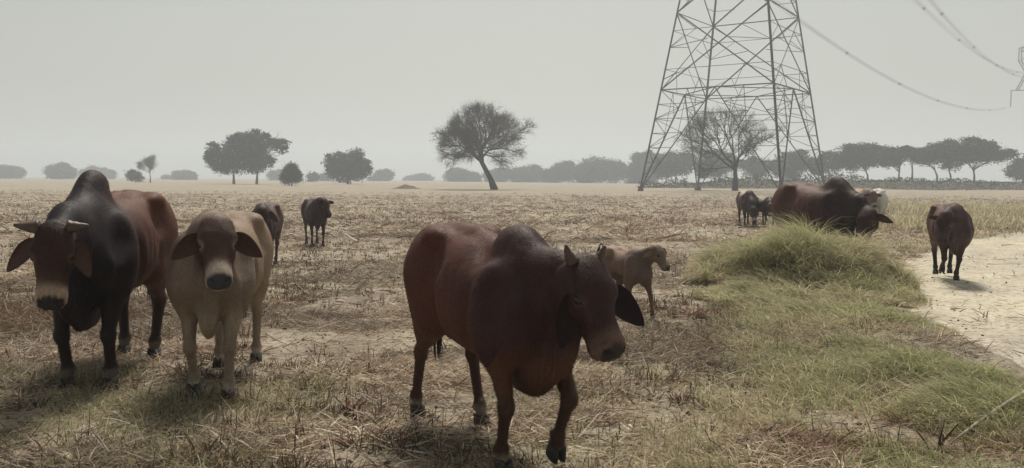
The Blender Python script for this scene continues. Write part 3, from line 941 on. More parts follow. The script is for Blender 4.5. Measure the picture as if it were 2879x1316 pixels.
# cow walking up the track on the right
fr = G(2678, 786)
hd = R(-108)
cattle('cow', 'dark brown cow walking up the pale dirt track on the right', 'cow', 0.86, root_at(fr, hd, 0.86), hd,
       dict(p=(0.82, -0.22, 1.20), yaw=-26, pitch=68), dict(LF=(0.08, 0, -0.10), RF=(-0.10, 0.10), LH=(-0.12, 0), RH=(0.12, 0)),
       dict(BROWN, base=(0.090, 0.036, 0.028), fore=(0.056, 0.026, 0.025), ring=(0.06, 0.04, 0.03), ring_m=(0.06, 0.035, 0.03), nose=(0.04, 0.02, 0.02)),
       res=0.018, hump=0.08, belly=0.0, girth=0.95, dewlap=0.6,
       ear=dict(L=0.19, W=0.11, d=(0.2, -0.5, 0.8), f=(0.8, 0.4, 0.1), dr=(0.0, 0.0, 1.0), droop=0.05), seed=5)

# dark heifer just right of the tan cow
fr = G(738, 757)
hd = R(-82)
cattle('heifer', 'dark heifer facing forward just behind the right shoulder of the tan cow', 'heifer', 0.80, root_at(fr, hd, 0.80), hd,
       dict(p=(0.86, 0.08, 1.26), yaw=12, pitch=66), dict(LF=(0.02, 0, -0.03), RF=(-0.02, 0, 0.04), LH=(0.1, 0), RH=(-0.1, 0)),
       dict(BROWN, base=(0.085, 0.045, 0.038), fore=(0.044, 0.027, 0.03), leg=(0.075, 0.042, 0.03), ring=(0.12, 0.08, 0.06), ring_m=(0.06, 0.035, 0.03), nose=(0.03, 0.018, 0.02)),
       res=0.018, hump=0.04, belly=-0.04, girth=0.82, dewlap=0.5, leg_r=0.85, ear=dict(L=0.26, W=0.13, d=(0.55, -0.3, 0.75), f=(0.6, 0.6, 0.2)), seed=6)

# calf further off
fr = G(893, 693)
hd = R(-68)
cattle('calf', 'slim dark calf standing alone out in the stubble field', 'calf', 0.78, root_at(fr, hd, 0.78), hd,
       dict(p=(0.80, 0.12, 1.33), yaw=32, pitch=58), dict(LF=(0.05, 0), RF=(-0.05, 0), LH=(0.1, 0), RH=(-0.05, 0)),
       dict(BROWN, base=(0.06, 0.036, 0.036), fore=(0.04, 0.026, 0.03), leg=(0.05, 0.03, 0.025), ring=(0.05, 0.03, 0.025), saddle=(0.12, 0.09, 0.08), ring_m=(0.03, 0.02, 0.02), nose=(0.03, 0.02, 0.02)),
       res=0.02, hump=0.04, belly=-0.06, girth=0.80, dewlap=0.4, leg_r=0.8, ear=dict(L=0.27, W=0.12, d=(0.05, 0.05, 1.0), f=(0.7, 0.5, 0.1), droop=0.05), seed=7)

# fawn calf behind the middle bull
fr = G(1792, 892)
hd = R(-66)
FAWN = dict(base=(0.165, 0.108, 0.082), fore=(0.14, 0.095, 0.076), leg=(0.15, 0.09, 0.06), ring=(0.15, 0.1, 0.07), face=(0.16, 0.115, 0.085), nose=(0.17, 0.125, 0.10),
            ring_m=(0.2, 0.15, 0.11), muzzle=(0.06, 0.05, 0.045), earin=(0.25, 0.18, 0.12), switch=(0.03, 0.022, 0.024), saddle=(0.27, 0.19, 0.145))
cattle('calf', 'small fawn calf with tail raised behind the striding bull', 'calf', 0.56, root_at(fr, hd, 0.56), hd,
       dict(p=(0.76, 0.20, 1.40), yaw=22, pitch=52), dict(LF=(0.16, 0, 0.10), RF=(-0.14, 0, 0.0), LH=(0.15, 0), RH=(-0.12, 0)), FAWN,
       res=0.010, hump=0.02, belly=-0.18, girth=0.72, dewlap=0, leg_r=0.9, neck=0.56, hs=0.92,
       tail=[(-0.84, 0, 1.17), (-0.93, 0.0, 1.26), (-1.03, 0.02, 1.34), (-1.12, 0.03, 1.32), (-1.18, 0.03, 1.22)],
       ear=dict(L=0.26, W=0.15, d=(0.1, -0.1, 1.0), f=(0.6, 0.6, 0.2), dr=(-0.2, -0.85, 0.6), fr=(0.4, 0.3, 0.9), droop=0.15, out=(0.10, 0.065, 0.05)), hair=16000, seed=8)

# far animals beyond the hump
def far_one(nm, label, cat, px, py, S, hdeg, coat, head, seed, **kw):
    p = G(px, py)
    return cattle(nm, label, cat, S, (p.x, p.y, 0), R(hdeg), head, dict(LF=(0.06, 0), RF=(-0.06, 0), LH=(0.1, 0), RH=(-0.1, 0)), coat,
                  res=0.026, seed=seed, **kw)
GRZ = dict(p=(1.02, 0.05, 0.72), yaw=10, pitch=70)
far_one('cow', 'dark brown cow with pale back, leftmost of the distant pair beyond the hump', 'cow', 2100, 636, 0.88, -95,
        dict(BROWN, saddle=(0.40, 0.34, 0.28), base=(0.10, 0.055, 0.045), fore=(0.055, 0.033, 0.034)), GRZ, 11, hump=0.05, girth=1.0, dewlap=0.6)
far_one('calf', 'small dark calf with ear out, right one of the distant pair beyond the hump', 'calf', 2152, 638, 0.74, -84,
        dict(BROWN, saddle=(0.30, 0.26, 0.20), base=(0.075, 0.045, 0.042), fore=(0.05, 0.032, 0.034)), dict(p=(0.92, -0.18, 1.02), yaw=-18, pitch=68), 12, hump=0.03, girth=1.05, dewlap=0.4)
far_one('cow', 'tan cow with dark face half hidden behind the grazing bull', 'cow', 2424, 636, 0.94, -92,
        dict(TAN, base=(0.36, 0.26, 0.17), face=(0.12, 0.07, 0.05)), dict(p=(0.92, 0.0, 1.22), yaw=0, pitch=66), 13, hump=0.06, girth=1.0)
WHT = dict(base=(0.62, 0.60, 0.57), fore=(0.55, 0.53, 0.51), leg=(0.55, 0.52, 0.48), ring=(0.5, 0.5, 0.5), face=(0.5, 0.48, 0.46), ring_m=(0.4, 0.38, 0.36), muzzle=(0.08, 0.07, 0.07), earin=(0.5, 0.4, 0.36), switch=(0.2, 0.2, 0.2))
far_one('cow', 'white cow standing beyond the grazing bull', 'cow', 2466, 634, 0.93, 62, WHT, dict(p=(0.98, 0.1, 0.80), yaw=10, pitch=60), 14, hump=0.06, girth=1.0, dewlap=0.5)
# ------------------------------------------------------------------ pylons and power lines
def angle_iron():
    """unit L-section bar along z"""
    a, th = 0.5, 0.16
    prof = [(-a, -a), (a, -a), (a, -a + th), (-a + th, -a + th), (-a + th, a), (-a, a)]
    V = [(x, y, 0) for x, y in prof] + [(x, y, 1) for x, y in prof]
    F = [tuple(reversed(range(6))), tuple(range(6, 12))] + [(i, (i + 1) % 6, 6 + (i + 1) % 6, 6 + i) for i in range(6)]
    me = bpy.data.meshes.new('angle_bar'); me.from_pydata(V, [], F); me.update()
    return me
M_STEEL = mat_plain('weathered galvanised steel', (0.13, 0.122, 0.11), 0.65, 0.3, 0.25, 3)
M_STEEL.node_tree.nodes['Principled BSDF'].inputs['Metallic'].default_value = 0.25
BAR = angle_iron(); BAR.materials.append(M_STEEL)

def bar(nm, a, b, w, parent):
    a = Vector(a); b = Vector(b)
    d = b - a
    o = bpy.data.objects.new(nm, BAR)
    COL.objects.link(o)
    o.parent = parent
    o.location = a
    o.rotation_euler = d.to_track_quat('Z', 'Y').to_euler()
    o.scale = (w, w, d.length)
    return o

PYL = AT(2066, 520, 115.0)
def pylon():
    root = empty('pylon', (PYL.x, PYL.y, 0))
    tag(root, 'tall steel lattice pylon straddling the bare tree', 'pylon')
    k = 115.0 / FPX
    th = math.atan2(PYL.x, PYL.y); k *= math.cos(th)
    turn = lambda a, b: ((a * math.cos(th) + b * math.sin(th)) * k, (-a * math.sin(th) + b * math.cos(th)) * k)
    base = {'C': turn(116, -262), 'D': turn(262, 116), 'B': turn(-116, 262), 'A': turn(-262, -116)}
    def P(c, z):
        s = 1 - z / 66.0
        return Vector((base[c][0] * s, base[c][1] * s, z))
    z1, z2, z3, z4 = 13.3, 23.4, 31.0, 37.0
    mid = lambda p, q, t=0.5: p * (1 - t) + q * t
    for c in 'ABCD':
        bar('leg', P(c, 0), P(c, z4), 0.23, root)
        bar('footing', P(c, -0.3) , P(c, 0.45), 0.75, root)
    for c, d in ('AC', 'CD', 'DB', 'BA'):
        # lower panel: a tall inverted V with laced sides
        top = mid(P(c, z1), P(d, z1))
        bar('ring_beam', P(c, z1), P(d, z1), 0.14, root)
        for e in (c, d):
            bar('diagonal_brace', top, P(e, 0.0), 0.145, root)
            prev = None
            n = 6
            for i in range(1, n + 1):
                z = z1 * (1 - i / (n + 1.0)); t = i / (n + 1.0)
                a = P(e, z); b = mid(top, P(e, 0), t)
                bar('lacing_bar', a, b, 0.07, root)
                z0 = z1 * (1 - (i - 1) / (n + 1.0)); t0 = (i - 1) / (n + 1.0)
                if i % 2: bar('lacing_bar', P(e, z0), b, 0.066, root)
                else: bar('lacing_bar', mid(top, P(e, 0), t0), a, 0.066, root)
        # inner lacing below the ring
        for t in (0.25, 0.5):
            l = mid(top, P(c, 0), t); r_ = mid(top, P(d, 0), t)
            if t == 0.25: bar('lacing_bar', l, r_, 0.07, root)
            bar('lacing_bar', l, mid(P(c, z1), top, 0.5), 0.066, root)
            bar('lacing_bar', r_, mid(P(d, z1), top, 0.5), 0.066, root)
        # middle panel: one big X
        a0, a1, b0, b1 = P(c, z1), P(c, z2), P(d, z1), P(d, z2)
        bar('diagonal_brace', a0, b1, 0.145, root); bar('diagonal_brace', b0, a1, 0.145, root)
        x = mid(a0, b1, 0.53)
        for (s0, e0, s1, e1) in ((a0, b1, c, 1), (b0, a1, d, 1)):
            m1 = mid(s0, x, 0.5)
            zl = m1.z
            bar('lacing_bar', m1, P(s1, zl), 0.07, root)
            bar('lacing_bar', m1, P(s1, (zl + z1) / 2), 0.066, root)
            bar('lacing_bar', m1, mid(a0, b0, 0.33 if s1 == c else 0.67), 0.066, root)
        for (s0, s1) in ((a1, c), (b1, d)):
            m1 = mid(s0, x, 0.5)
            bar('lacing_bar', m1, P(s1, m1.z), 0.07, root)
            bar('lacing_bar', m1, P(s1, m1.z + 2.2), 0.066, root)
            bar('lacing_bar', m1, P(s1, m1.z - 2.2), 0.066, root)
            bar('lacing_bar', P(s1, m1.z - 2.2), mid(s0, x, 0.8), 0.08, root)
        bar('lacing_bar', mid(x, a1, 0.5), mid(x, b1, 0.5), 0.066, root)
        bar('lacing_bar', mid(x, a0, 0.5), mid(x, b0, 0.5), 0.066, root)
        bar('ring_beam', P(c, z2), P(d, z2), 0.12, root) if (c, d) in (('D', 'B'), ('B', 'A')) else None
        # upper panels
        for za, zb in ((z2, z3), (z3, z4)):
            bar('diagonal_brace', P(c, za), P(d, zb), 0.16, root); bar('diagonal_brace', P(d, za), P(c, zb), 0.16, root)
            bar('ring_beam', P(c, zb), P(d, zb), 0.13, root)
            xm = mid(P(c, za), P(d, zb), 0.52)
            for e in (c, d):
                q = mid(P(e, za), xm, 0.5)
                bar('lacing_bar', q, P(e, q.z), 0.066, root)
                q = mid(P(e, zb), xm, 0.5)
                bar('lacing_bar', q, P(e, q.z), 0.066, root)
    # plan bracing inside the ring
    mids = [mid(P(c, z1), P(d, z1)) for c, d in ('AC', 'CD', 'DB', 'BA')]
    for i in range(4):
        bar('plan_brace', mids[i], mids[(i + 1) % 4], 0.11, root)
    # cross arms above the picture, where the conductors hang
    ax = Vector((0.79, -0.61, 0)); top = []
    for sgn in (1, -1):
        for zz, L in ((45.0, 13.0), (52.0, 10.0)):
            tipp = ax * sgn * L + Vector((0, 0, zz + 0.6))
            for e in 'ABCD':
                if base[e][0] * ax.x * sgn + base[e][1] * ax.y * sgn > -0.1:
                    bar('cross_arm', P(e, zz), tipp, 0.15, root)
                    bar('cross_arm', P(e, zz + 3), tipp, 0.12, root)
    for c in 'ABCD':
        bar('leg', P(c, z4), P(c, 58), 0.22, root)
    for c, d in ('AC', 'CD', 'DB', 'BA'):
        for i in range(5):
            za, zb = z4 + i * 4.0, z4 + (i + 1) * 4.0
            bar('diagonal_brace', P(c, za), P(d, zb), 0.11, root); bar('diagonal_brace', P(d, za), P(c, zb), 0.11, root)
    return root
pylon()

FT = AT(2926, 500, 350.0)
def far_pylon():
    root = empty('pylon', (FT.x, FT.y, 0))
    tag(root, 'distant lattice pylon cut off by the right edge of the picture', 'pylon')
    sq = [(1, 1), (-1, 1), (-1, -1), (1, -1)]
    prof = [(0, 5.6), (10, 4.6), (20, 3.6), (30, 2.6), (39.0, 1.9)]
    for i in range(len(prof) - 1):
        (z0, r0), (z1, r1) = prof[i], prof[i + 1]
        for j in range(4):
            a, b = sq[j], sq[(j + 1) % 4]
            bar('leg', (a[0] * r0, a[1] * r0, z0), (a[0] * r1, a[1] * r1, z1), 0.4, root)
            bar('diagonal_brace', (a[0] * r0, a[1] * r0, z0), (b[0] * r1, b[1] * r1, z1), 0.22, root)
            bar('diagonal_brace', (b[0] * r0, b[1] * r0, z0), (a[0] * r1, a[1] * r1, z1), 0.22, root)
            bar('ring_beam', (a[0] * r1, a[1] * r1, z1), (b[0] * r1, b[1] * r1, z1), 0.24, root)
    # wide open head: a window of crossed members over a long cross arm
    for s in (1, -1):
        for y in (0.9, -0.9):
            bar('head_post', (s * 10.6, y, 50.5), (s * 10.6, y, 56.0), 0.34, root)
            bar('head_post', (s * 10.6, y, 50.5), (s * 3.5, y, 40.0), 0.40, root)
            bar('head_post', (s * 5.0, y, 51.0), (s * 11.2, y, 38.8), 0.36, root)
            bar('head_post', (s * 5.0, y, 51.0), (s * 5.0, y, 55.0), 0.3, root)
            bar('lacing_bar', (s * 10.6, y, 50.5), (s * 5.0, y, 55.0), 0.22, root)
            bar('lacing_bar', (s * 5.0, y, 51.0), (s * 10.6, y, 56.0), 0.22, root)
            bar('cross_arm', (s * 1.9, y, 39.0), (s * 13.6, y * .2, 38.6), 0.40, root)
            bar('cross_arm', (s * 11.2, y, 38.8), (s * 8.6, y, 43.5), 0.2, root)
        bar('insulator', (s * 13.6, 0, 31.8), (s * 13.6, 0, 38.6), 0.30, root)
    for y in (0.9, -0.9):
        bar('cross_arm', (-10.6, y, 56.0), (10.6, y, 56.0), 0.3, root)
        bar('cross_arm', (-10.6, y, 54.6), (10.6, y, 54.6), 0.24, root)
    return root
far_pylon()

M_WIRE = mat_plain('aluminium conductor', (0.16, 0.16, 0.16), 0.5, 0.4, 0.1)
def power_line(label, a, b, sag, gap=0.45, r=0.035):
    a = Vector(a); b = Vector(b)
    V, F = [], []
    side = (b - a).cross(Vector((0, 0, 1))).normalized()
    pts = []
    n = 60
    for i in range(n + 1):
        t = i / n
        p = a.lerp(b, t); p.z -= 4 * sag * t * (1 - t)
        pts.append(p)
    for s in (-1, 1):
        for q in (-1, 1):
            v, f = tube([p + side * s * gap / 2 + Vector((0, 0, q * gap / 2)) for p in pts], [r] * (n + 1), 4)
            F += [tuple(x + len(V) for x in ff) for ff in f]; V += list(v)
    o = link('power_line', tri_mesh('power_line', V, F), M_WIRE)
    tag(o, label, 'power line', 'conductors between the pylons')
    for i in range(7, n, 9):
        p = pts[i]
        v, f = [], []
        for (q1, q2) in (((-1, -1), (1, 1)), ((-1, 1), (1, -1))):
            vv, f2 = tube([p + side * q1[0] * gap * .6 + Vector((0, 0, q1[1] * gap * .6)), p + side * q2[0] * gap * .6 + Vector((0, 0, q2[1] * gap * .6))], [0.10, 0.10], 5)
            f += [tuple(x + len(v) for x in ff) for ff in f2]; v += list(vv)
        so = link('spacer', tri_mesh('spacer', v, f), M_WIRE, o)
    return o
power_line('bundled conductor sagging from behind the pylon to the hanging insulator', AT(1905, -215, 120), AT(2830, 303, 350), 9.0)
power_line('left of two conductor bundles at the top right corner', AT(2262, -345, 111), AT(2890, 205, 352), 6.5)
power_line('right of two conductor bundles at the top right corner', AT(2330, -380, 106), AT(2912, 215, 354), 8.0)

# ------------------------------------------------------------------ trees
M_BARK = mat_plain('bark', (0.060, 0.046, 0.036), 0.95, 0.1, 0.35, 3)
M_LEAF = mat_attr('tree leaves', 0.6, 0.2, transl=0.18, noise=0.1, nscale=1)
M_TWIG = mat_attr('dry twigs', 0.9, 0.1, noise=0.1, nscale=1)

def rand_dirs(rnd, n):
    a = rnd.normal(0, 1, (n, 3)); return a / np.linalg.norm(a, axis=1)[:, None]

def quads(cen, size, rnd, col, flat=0.0, aspect=0.5):
    n = len(cen)
    d = rand_dirs(rnd, n); d[:, 2] *= (1 - flat); d /= np.linalg.norm(d, axis=1)[:, None]
    e = np.cross(d, rand_dirs(rnd, n)); e /= np.linalg.norm(e, axis=1)[:, None] + 1e-9
    s = size[:, None]
    V = np.stack([cen - d * s, cen + e * s * aspect, cen + d * s, cen - e * s * aspect], 1).reshape(-1, 3)
    F = np.arange(4 * n).reshape(n, 4)
    return V, F, np.repeat(col, 4, 0)

def branch_net(tips, path, r0, rnd, nlimb=6):
    """trunk along path, limbs to lobe centres, each tapering"""
    V, F = [], []
    def addt(P, rr, n=6):
        v, f = tube(P, rr, n, cap=False)
        F.extend([tuple(x + len(V) for x in ff) for ff in f]); V.extend(list(v))
    path = np.array(path, float)
    rr = np.linspace(r0, r0 * 0.55, len(path)); rr[0] *= 1.35
    addt(path, rr, 8)
    for T in tips:
        T = np.array(T, float)
        j = rnd.randint(max(0, len(path) - 2), len(path)); b = path[j]
        if len(path) > 1:
            t = rnd.uniform(0.5, 1); b = path[-2] * (1 - t) + path[-1] * t
        m_ = (b + T) / 2 + rnd.normal(0, 0.10, 3) * np.linalg.norm(T - b) + np.array([0, 0, 0.12 * np.linalg.norm(T - b)])
        ts = np.linspace(0, 1, 6)[:, None]
        P = (1 - ts) ** 2 * b + 2 * ts * (1 - ts) * m_ + ts ** 2 * T
        addt(P, np.linspace(r0 * 0.42, r0 * 0.10, 6), 5)
        for k in range(3):
            q = P[rnd.randint(2, 5)]
            e = T + rnd.normal(0, 0.3, 3) * np.linalg.norm(T - b) * 0.6
            addt([q, (q + e) / 2 + rnd.normal(0, 0.08, 3) * np.linalg.norm(e - q), e], [r0 * 0.18, r0 * 0.11, r0 * 0.05], 4)
    return V, F

def tree(nm, label, Y, lobes, trunk, r0=None, leaf=0.30, dens=1.0, col=(0.050, 0.062, 0.028), cat='tree', group=None, seed=0, flat=0.3, fill=0.55, conv=None, z0=0.0, grow=1.2):
    """lobes and trunk are outlines read at distance Y: (px, py, rx, ry) and a list of (px, py)"""
    rnd = np.random.RandomState(seed)
    s = Y / FPX
    cv = conv or (lambda a, b: (a, b)); ks = conv.k if hasattr(conv, 'k') else 1.0
    tb = AT(*cv(*trunk[0]), Y)
    root = empty(nm, (tb.x, Y, z0))
    tag(root, label, cat, group)
    org = np.array([tb.x, Y, z0])
    path = [np.array([0, 0, -0.1])]
    for i, q in enumerate(trunk[1:]):
        p = AT(*cv(*q), Y); path.append(np.array([p.x, Y + rnd.uniform(-.2, .2), p.z]) - org)
    cen = []; rad = []
    more = []
    for (a, b, rx, ry) in lobes:                          # smaller boughs break the outline
        for k in range(3):
            an = rnd.uniform(0, 2 * math.pi); q = rnd.uniform(0.22, 0.42)
            more.append((a + math.cos(an) * rx * 0.95, b - abs(math.sin(an)) * ry * 0.9, rx * q, ry * q))
    for (a, b, rx, ry) in list(lobes) + more:
        p = AT(*cv(a, b), Y)
        dep = rnd.uniform(-0.35, 0.35) * rx * ks * s
        cen.append(np.array([p.x, Y + dep, p.z]) - org)
        rx, ry = rx * grow, ry * (1 + (grow - 1) * .7)
        rad.append(np.array([rx * ks * s, rx * ks * s * 0.85, ry * ks * s]))
    r0 = r0 or 0.02 * (max(c[2] for c in cen) + 1)
    tips = []
    for c, r in list(zip(cen, rad))[:len(lobes)]:
        k = 3 if max(r) > 1.2 else 2
        for i in range(k): tips.append(c + rnd.uniform(-.5, .5, 3) * r)
    V, F = branch_net(tips, path, r0, rnd)
    link('trunk', tri_mesh('trunk', V, F), M_BARK, root)
    # leaf clumps through the crown, denser near the surface
    VV, FF, CC = [], [], []; nv = 0
    for c, r in zip(cen, rad):
        vol = r[0] * r[2]
        nc = int(max(10, 26 * vol / (0.55 ** 2) * 0.28 * dens * (0.3 / leaf)))
        d = rand_dirs(rnd, nc)
        q = rnd.uniform(0, 1, nc) ** (1 - fill) * 0.62 + 0.36 * rnd.uniform(0.2, 1, nc)
        cc = c + d * q[:, None] * r
        cc[:, 2] += 0.10 * r[2] * rnd.normal(0, 1, nc)
        per = 14
        spr = rnd.uniform(0.6, 1.15, nc)
        pts = np.repeat(cc, per, 0) + np.repeat(spr, per)[:, None] * rnd.normal(0, 1, (nc * per, 3)) * np.array([0.42, 0.42, 0.26]) * (leaf / 0.3) * min(1.0, 0.35 + max(r) * 0.3)
        sh = np.repeat(rnd.uniform(0.65, 1.35, nc), per)[:, None] * rnd.uniform(0.85, 1.15, (nc * per, 1))
        yl = np.repeat(rnd.uniform(0, 1, nc), per)[:, None]
        cl = np.array(col)[None] * sh * (1 + yl * np.array([[0.25, 0.12, -0.05]]))
        v, f, k2 = quads(pts, rnd.uniform(0.6, 1.2, nc * per) * leaf * 0.75, rnd, cl, flat)
        VV.append(v); FF.append(f + nv); CC.append(k2); nv += len(v)
    link('crown', mesh_np('crown', np.concatenate(VV), np.concatenate(FF), np.concatenate(CC), smooth=False), M_LEAF, root)
    return root

def twig_tree(nm, label, Y, box, trunk, r0, depth=6, spread=(22, 46), trop=0.12, twigs=9, tl=0.8, tw=0.02, col=(0.075, 0.055, 0.045), seed=0, conv=None, leafy=0.0, limbs=4, cat='tree', outw=0.0):
    """nearly bare tree grown branch by branch; box = outline of the crown (left, top, right, bottom) read at distance Y"""
    rnd = np.random.RandomState(seed)
    cv = conv or (lambda a, b: (a, b))
    tb = AT(*cv(*trunk[0]), Y)
    root = empty(nm, (tb.x, Y, 0)); tag(root, label, cat)
    org = np.array([tb.x, Y, 0.0])
    path = [np.array([0, 0, -0.1])]
    for q in trunk[1:]:
        p = AT(*cv(*q), Y); path.append(np.array([p.x, Y, p.z]) - org)
    fork = path[-1]
    a = AT(*cv(box[0], box[1]), Y); b = AT(*cv(box[2], box[3]), Y)
    lo = np.array([a.x, Y, b.z]) - org; hi = np.array([b.x, Y, a.z]) - org
    size = (hi[0] - lo[0] + hi[2] - lo[2]) / 2
    lines = []; ends = []
    def turn(d, ang):
        e_ = np.cross(d, rnd.normal(0, 1, 3)); e_ /= np.linalg.norm(e_)
        d = d * math.cos(ang) + e_ * math.sin(ang)
        return d / np.linalg.norm(d)
    def grow(p, d, L, r, n):
        P = [p]
        for i in range(3):
            d = turn(d, rnd.uniform(0, 0.22)); d = d + np.array([0, 0, trop * 0.3]); d /= np.linalg.norm(d)
            P.append(P[-1] + d * L / 3)
        lines.append((np.array(P), r, r * 0.68))
        if n <= 2: ends.extend([(P[2], d), (P[3], d)])
        if n == 0: return
        for k in range(2 if rnd.uniform() < 0.6 else 3):
            c = turn(d, R(rnd.uniform(*spread)))
            o_ = P[-1] - fork; o_ = o_ / (np.linalg.norm(o_) + 1e-6)
            c = c + outw * o_ + np.array([0, 0, trop * rnd.uniform(0, 1)]); c /= np.linalg.norm(c)
            grow(P[-1], c, L * rnd.uniform(0.66, 0.86), r * rnd.uniform(0.58, 0.72), n - 1)
        if n >= 2 and rnd.uniform() < 0.7:
            grow(P[rnd.randint(1, 3)], turn(d, R(rnd.uniform(40, 75))), L * 0.6, r * 0.45, n - 2)
    td = fork - path[-2]; td = td / np.linalg.norm(td) + np.array([0, 0, 0.8]); td /= np.linalg.norm(td)
    for k in range(limbs):
        az = 2 * math.pi * (k + rnd.uniform(-.2, .2)) / limbs; an = R(rnd.uniform(28, 62) if k else 12)
        d = td * math.cos(an) + math.sin(an) * np.array([math.cos(az), math.sin(az), 0])
        grow(fork if k % 2 else fork * 0.75 + path[-2] * 0.25, d / np.linalg.norm(d), size * 0.20, r0 * 0.55, depth - 1)
    allp = np.concatenate([l[0] for l in lines])
    l0, h0 = np.percentile(allp, 2, 0), np.percentile(allp, 98, 0)
    def fit(p):
        p = np.array(p, float)
        q = p.copy()
        for ax in (0, 2):
            up_ = p[..., ax] > fork[ax]
            sc1 = (hi[ax] - fork[ax]) / max(h0[ax] - fork[ax], 0.3); sc0 = (fork[ax] - lo[ax]) / max(fork[ax] - l0[ax], 0.3)
            q[..., ax] = fork[ax] + (p[..., ax] - fork[ax]) * np.where(up_, min(sc1, 2.2), (min(sc0, 2.2 if ax == 0 else 1.0)) if sc0 > 0 else 1)
        return q
    V, F = [], []
    def addt(P, rr, n=5):
        v, f = tube(P, rr, n, cap=False)
        F.extend([tuple(x + len(V) for x in ff) for ff in f]); V.extend(list(v))
    rr = np.linspace(r0, r0 * 0.7, len(path)); rr[0] *= 1.4
    addt(path, rr, 8)
    for P, ra, rb in lines:
        addt(fit(P), np.linspace(ra, rb, len(P)), 4)
    link('trunk', tri_mesh('trunk', V, F), M_BARK, root)
    B = fit(np.array([q[0] for q in ends])); D = np.array([q[1] for q in ends])
    n = len(B) * twigs
    b0 = np.repeat(B, twigs, 0) + rnd.normal(0, 0.15, (n, 3)); d = np.repeat(D, twigs, 0) + 0.9 * rand_dirs(rnd, n); d /= np.linalg.norm(d, axis=1)[:, None]
    L = rnd.uniform(0.4, 1.3, n)[:, None] * tl
    sd_ = np.cross(d, rand_dirs(rnd, n)); sd_ /= np.linalg.norm(sd_, axis=1)[:, None] + 1e-9
    w_ = tw * rnd.uniform(.7, 1.4, n)[:, None]
    TV = [np.stack([b0 - sd_ * w_, b0 + sd_ * w_, b0 + d * L + sd_ * w_ * 0.3, b0 + d * L - sd_ * w_ * 0.3], 1).reshape(-1, 3)]
    TF = [np.arange(4 * n).reshape(n, 4)]; TC = [np.repeat(np.array(col)[None] * rnd.uniform(.7, 1.3, (n, 1)), 4, 0)]
    if leafy:
        nl = int(n * leafy)
        pts = b0[rnd.randint(0, n, nl)] + rnd.normal(0, 0.35, (nl, 3))
        v, f, k2 = quads(pts, rnd.uniform(0.07, 0.15, nl), rnd, np.array([[0.07, 0.06, 0.036]]) * rnd.uniform(.6, 1.4, (nl, 1)))
        TV.append(v); TF.append(f + 4 * n); TC.append(k2)
    link('crown', mesh_np('crown', np.concatenate(TV), np.concatenate(TF), np.concatenate(TC), smooth=False), M_TWIG, root)
    return root

class Conv:
    """outline coordinates read on an enlarged view of the photograph"""
    def __init__(s, x, y, k): s.x, s.y, s.k = x, y, 1 / k
    def __call__(s, a, b): return (s.x + a * s.k, s.y + b * s.k)
C5, C6, C3, C7 = Conv(0, 280, 2.342), Conv(1100, 280, 2.862), Conv(1680, 0, 2.101), Conv(2200, 0, 2.1016)

twig_tree('leaning_tree', 'lone leaning thorn tree with fine bare twigs in the middle of the field', 118, (425, 85, 1030, 560),
          [(832, 722), (800, 640), (755, 555), (715, 480)], 0.40, depth=6, spread=(18, 46), trop=0.03, twigs=6, tl=0.95, tw=0.014, seed=5, conv=C6, leafy=0.25, limbs=8, outw=0.35)
twig_tree('bare_tree', 'nearly leafless tree standing between the legs of the pylon', 125, (545, 665, 1010, 960),
          [(812, 1120), (815, 1040), (812, 985)], 0.36, depth=6, spread=(18, 44), trop=0.08, twigs=5, tl=0.8, tw=0.012, seed=8, conv=C3, leafy=0.25, limbs=5, col=(0.085, 0.06, 0.05), outw=0.2)

DG = (0.036, 0.044, 0.026)
tree('shade_tree', 'left half of the dark tree pair on the far left field edge', 185, [(1450, 400, 85, 80), (1540, 340, 90, 95), (1600, 280, 80, 60), (1400, 330, 40, 45), (1500, 450, 90, 40)],
     [(1540, 556), (1540, 500), (1530, 430)], 0.26, leaf=0.34, col=DG, seed=11, conv=C5, dens=0.95)
tree('shade_tree', 'right half of the dark tree pair with a long drooping branch', 183, [(1640, 330, 85, 90), (1700, 250, 60, 50), (1710, 400, 80, 80), (1640, 430, 60, 50), (1800, 300, 60, 38), (1850, 285, 60, 16), (1875, 335, 22, 24)],
     [(1690, 552), (1695, 490), (1680, 420)], 0.24, leaf=0.34, col=DG, seed=12, conv=C5, dens=0.85)
tree('round_tree', 'round dark tree standing alone right of the tree pair', 200, [(2310, 440, 105, 100), (2260, 480, 80, 65), (2370, 460, 65, 75), (2170, 410, 32, 45), (2190, 470, 40, 40)],
     [(2290, 565), (2295, 520), (2300, 470)], 0.25, leaf=0.36, col=DG, seed=13, conv=C5, dens=0.95)
twig_tree('thorn_sapling', 'spindly sapling beside a low bush on the far left', 210, (915, 385, 1035, 480), [(990, 545), (990, 510), (985, 475)], 0.14, depth=4, twigs=8, tl=0.6, tw=0.03, seed=15, conv=C5, leafy=2.0, limbs=3)
tree('bush', 'low spreading bush at the foot of the spindly sapling', 212, [(890, 495, 45, 28), (870, 510, 35, 22), (915, 520, 30, 20)], [(892, 545), (892, 525), (892, 510)], 0.1, leaf=0.3, col=DG, seed=16, conv=C5, cat='bush')
twig_tree('thorn_bush', 'scrubby leafless bush between the tree pair and the round tree', 150, (1865, 445, 1975, 560), [(1920, 572), (1920, 560), (1918, 548)], 0.12, depth=5, twigs=8, tl=0.5, tw=0.025, seed=17, conv=C5, leafy=1.5, limbs=6, cat='bush', outw=0.2)
FG = (0.045, 0.055, 0.035)
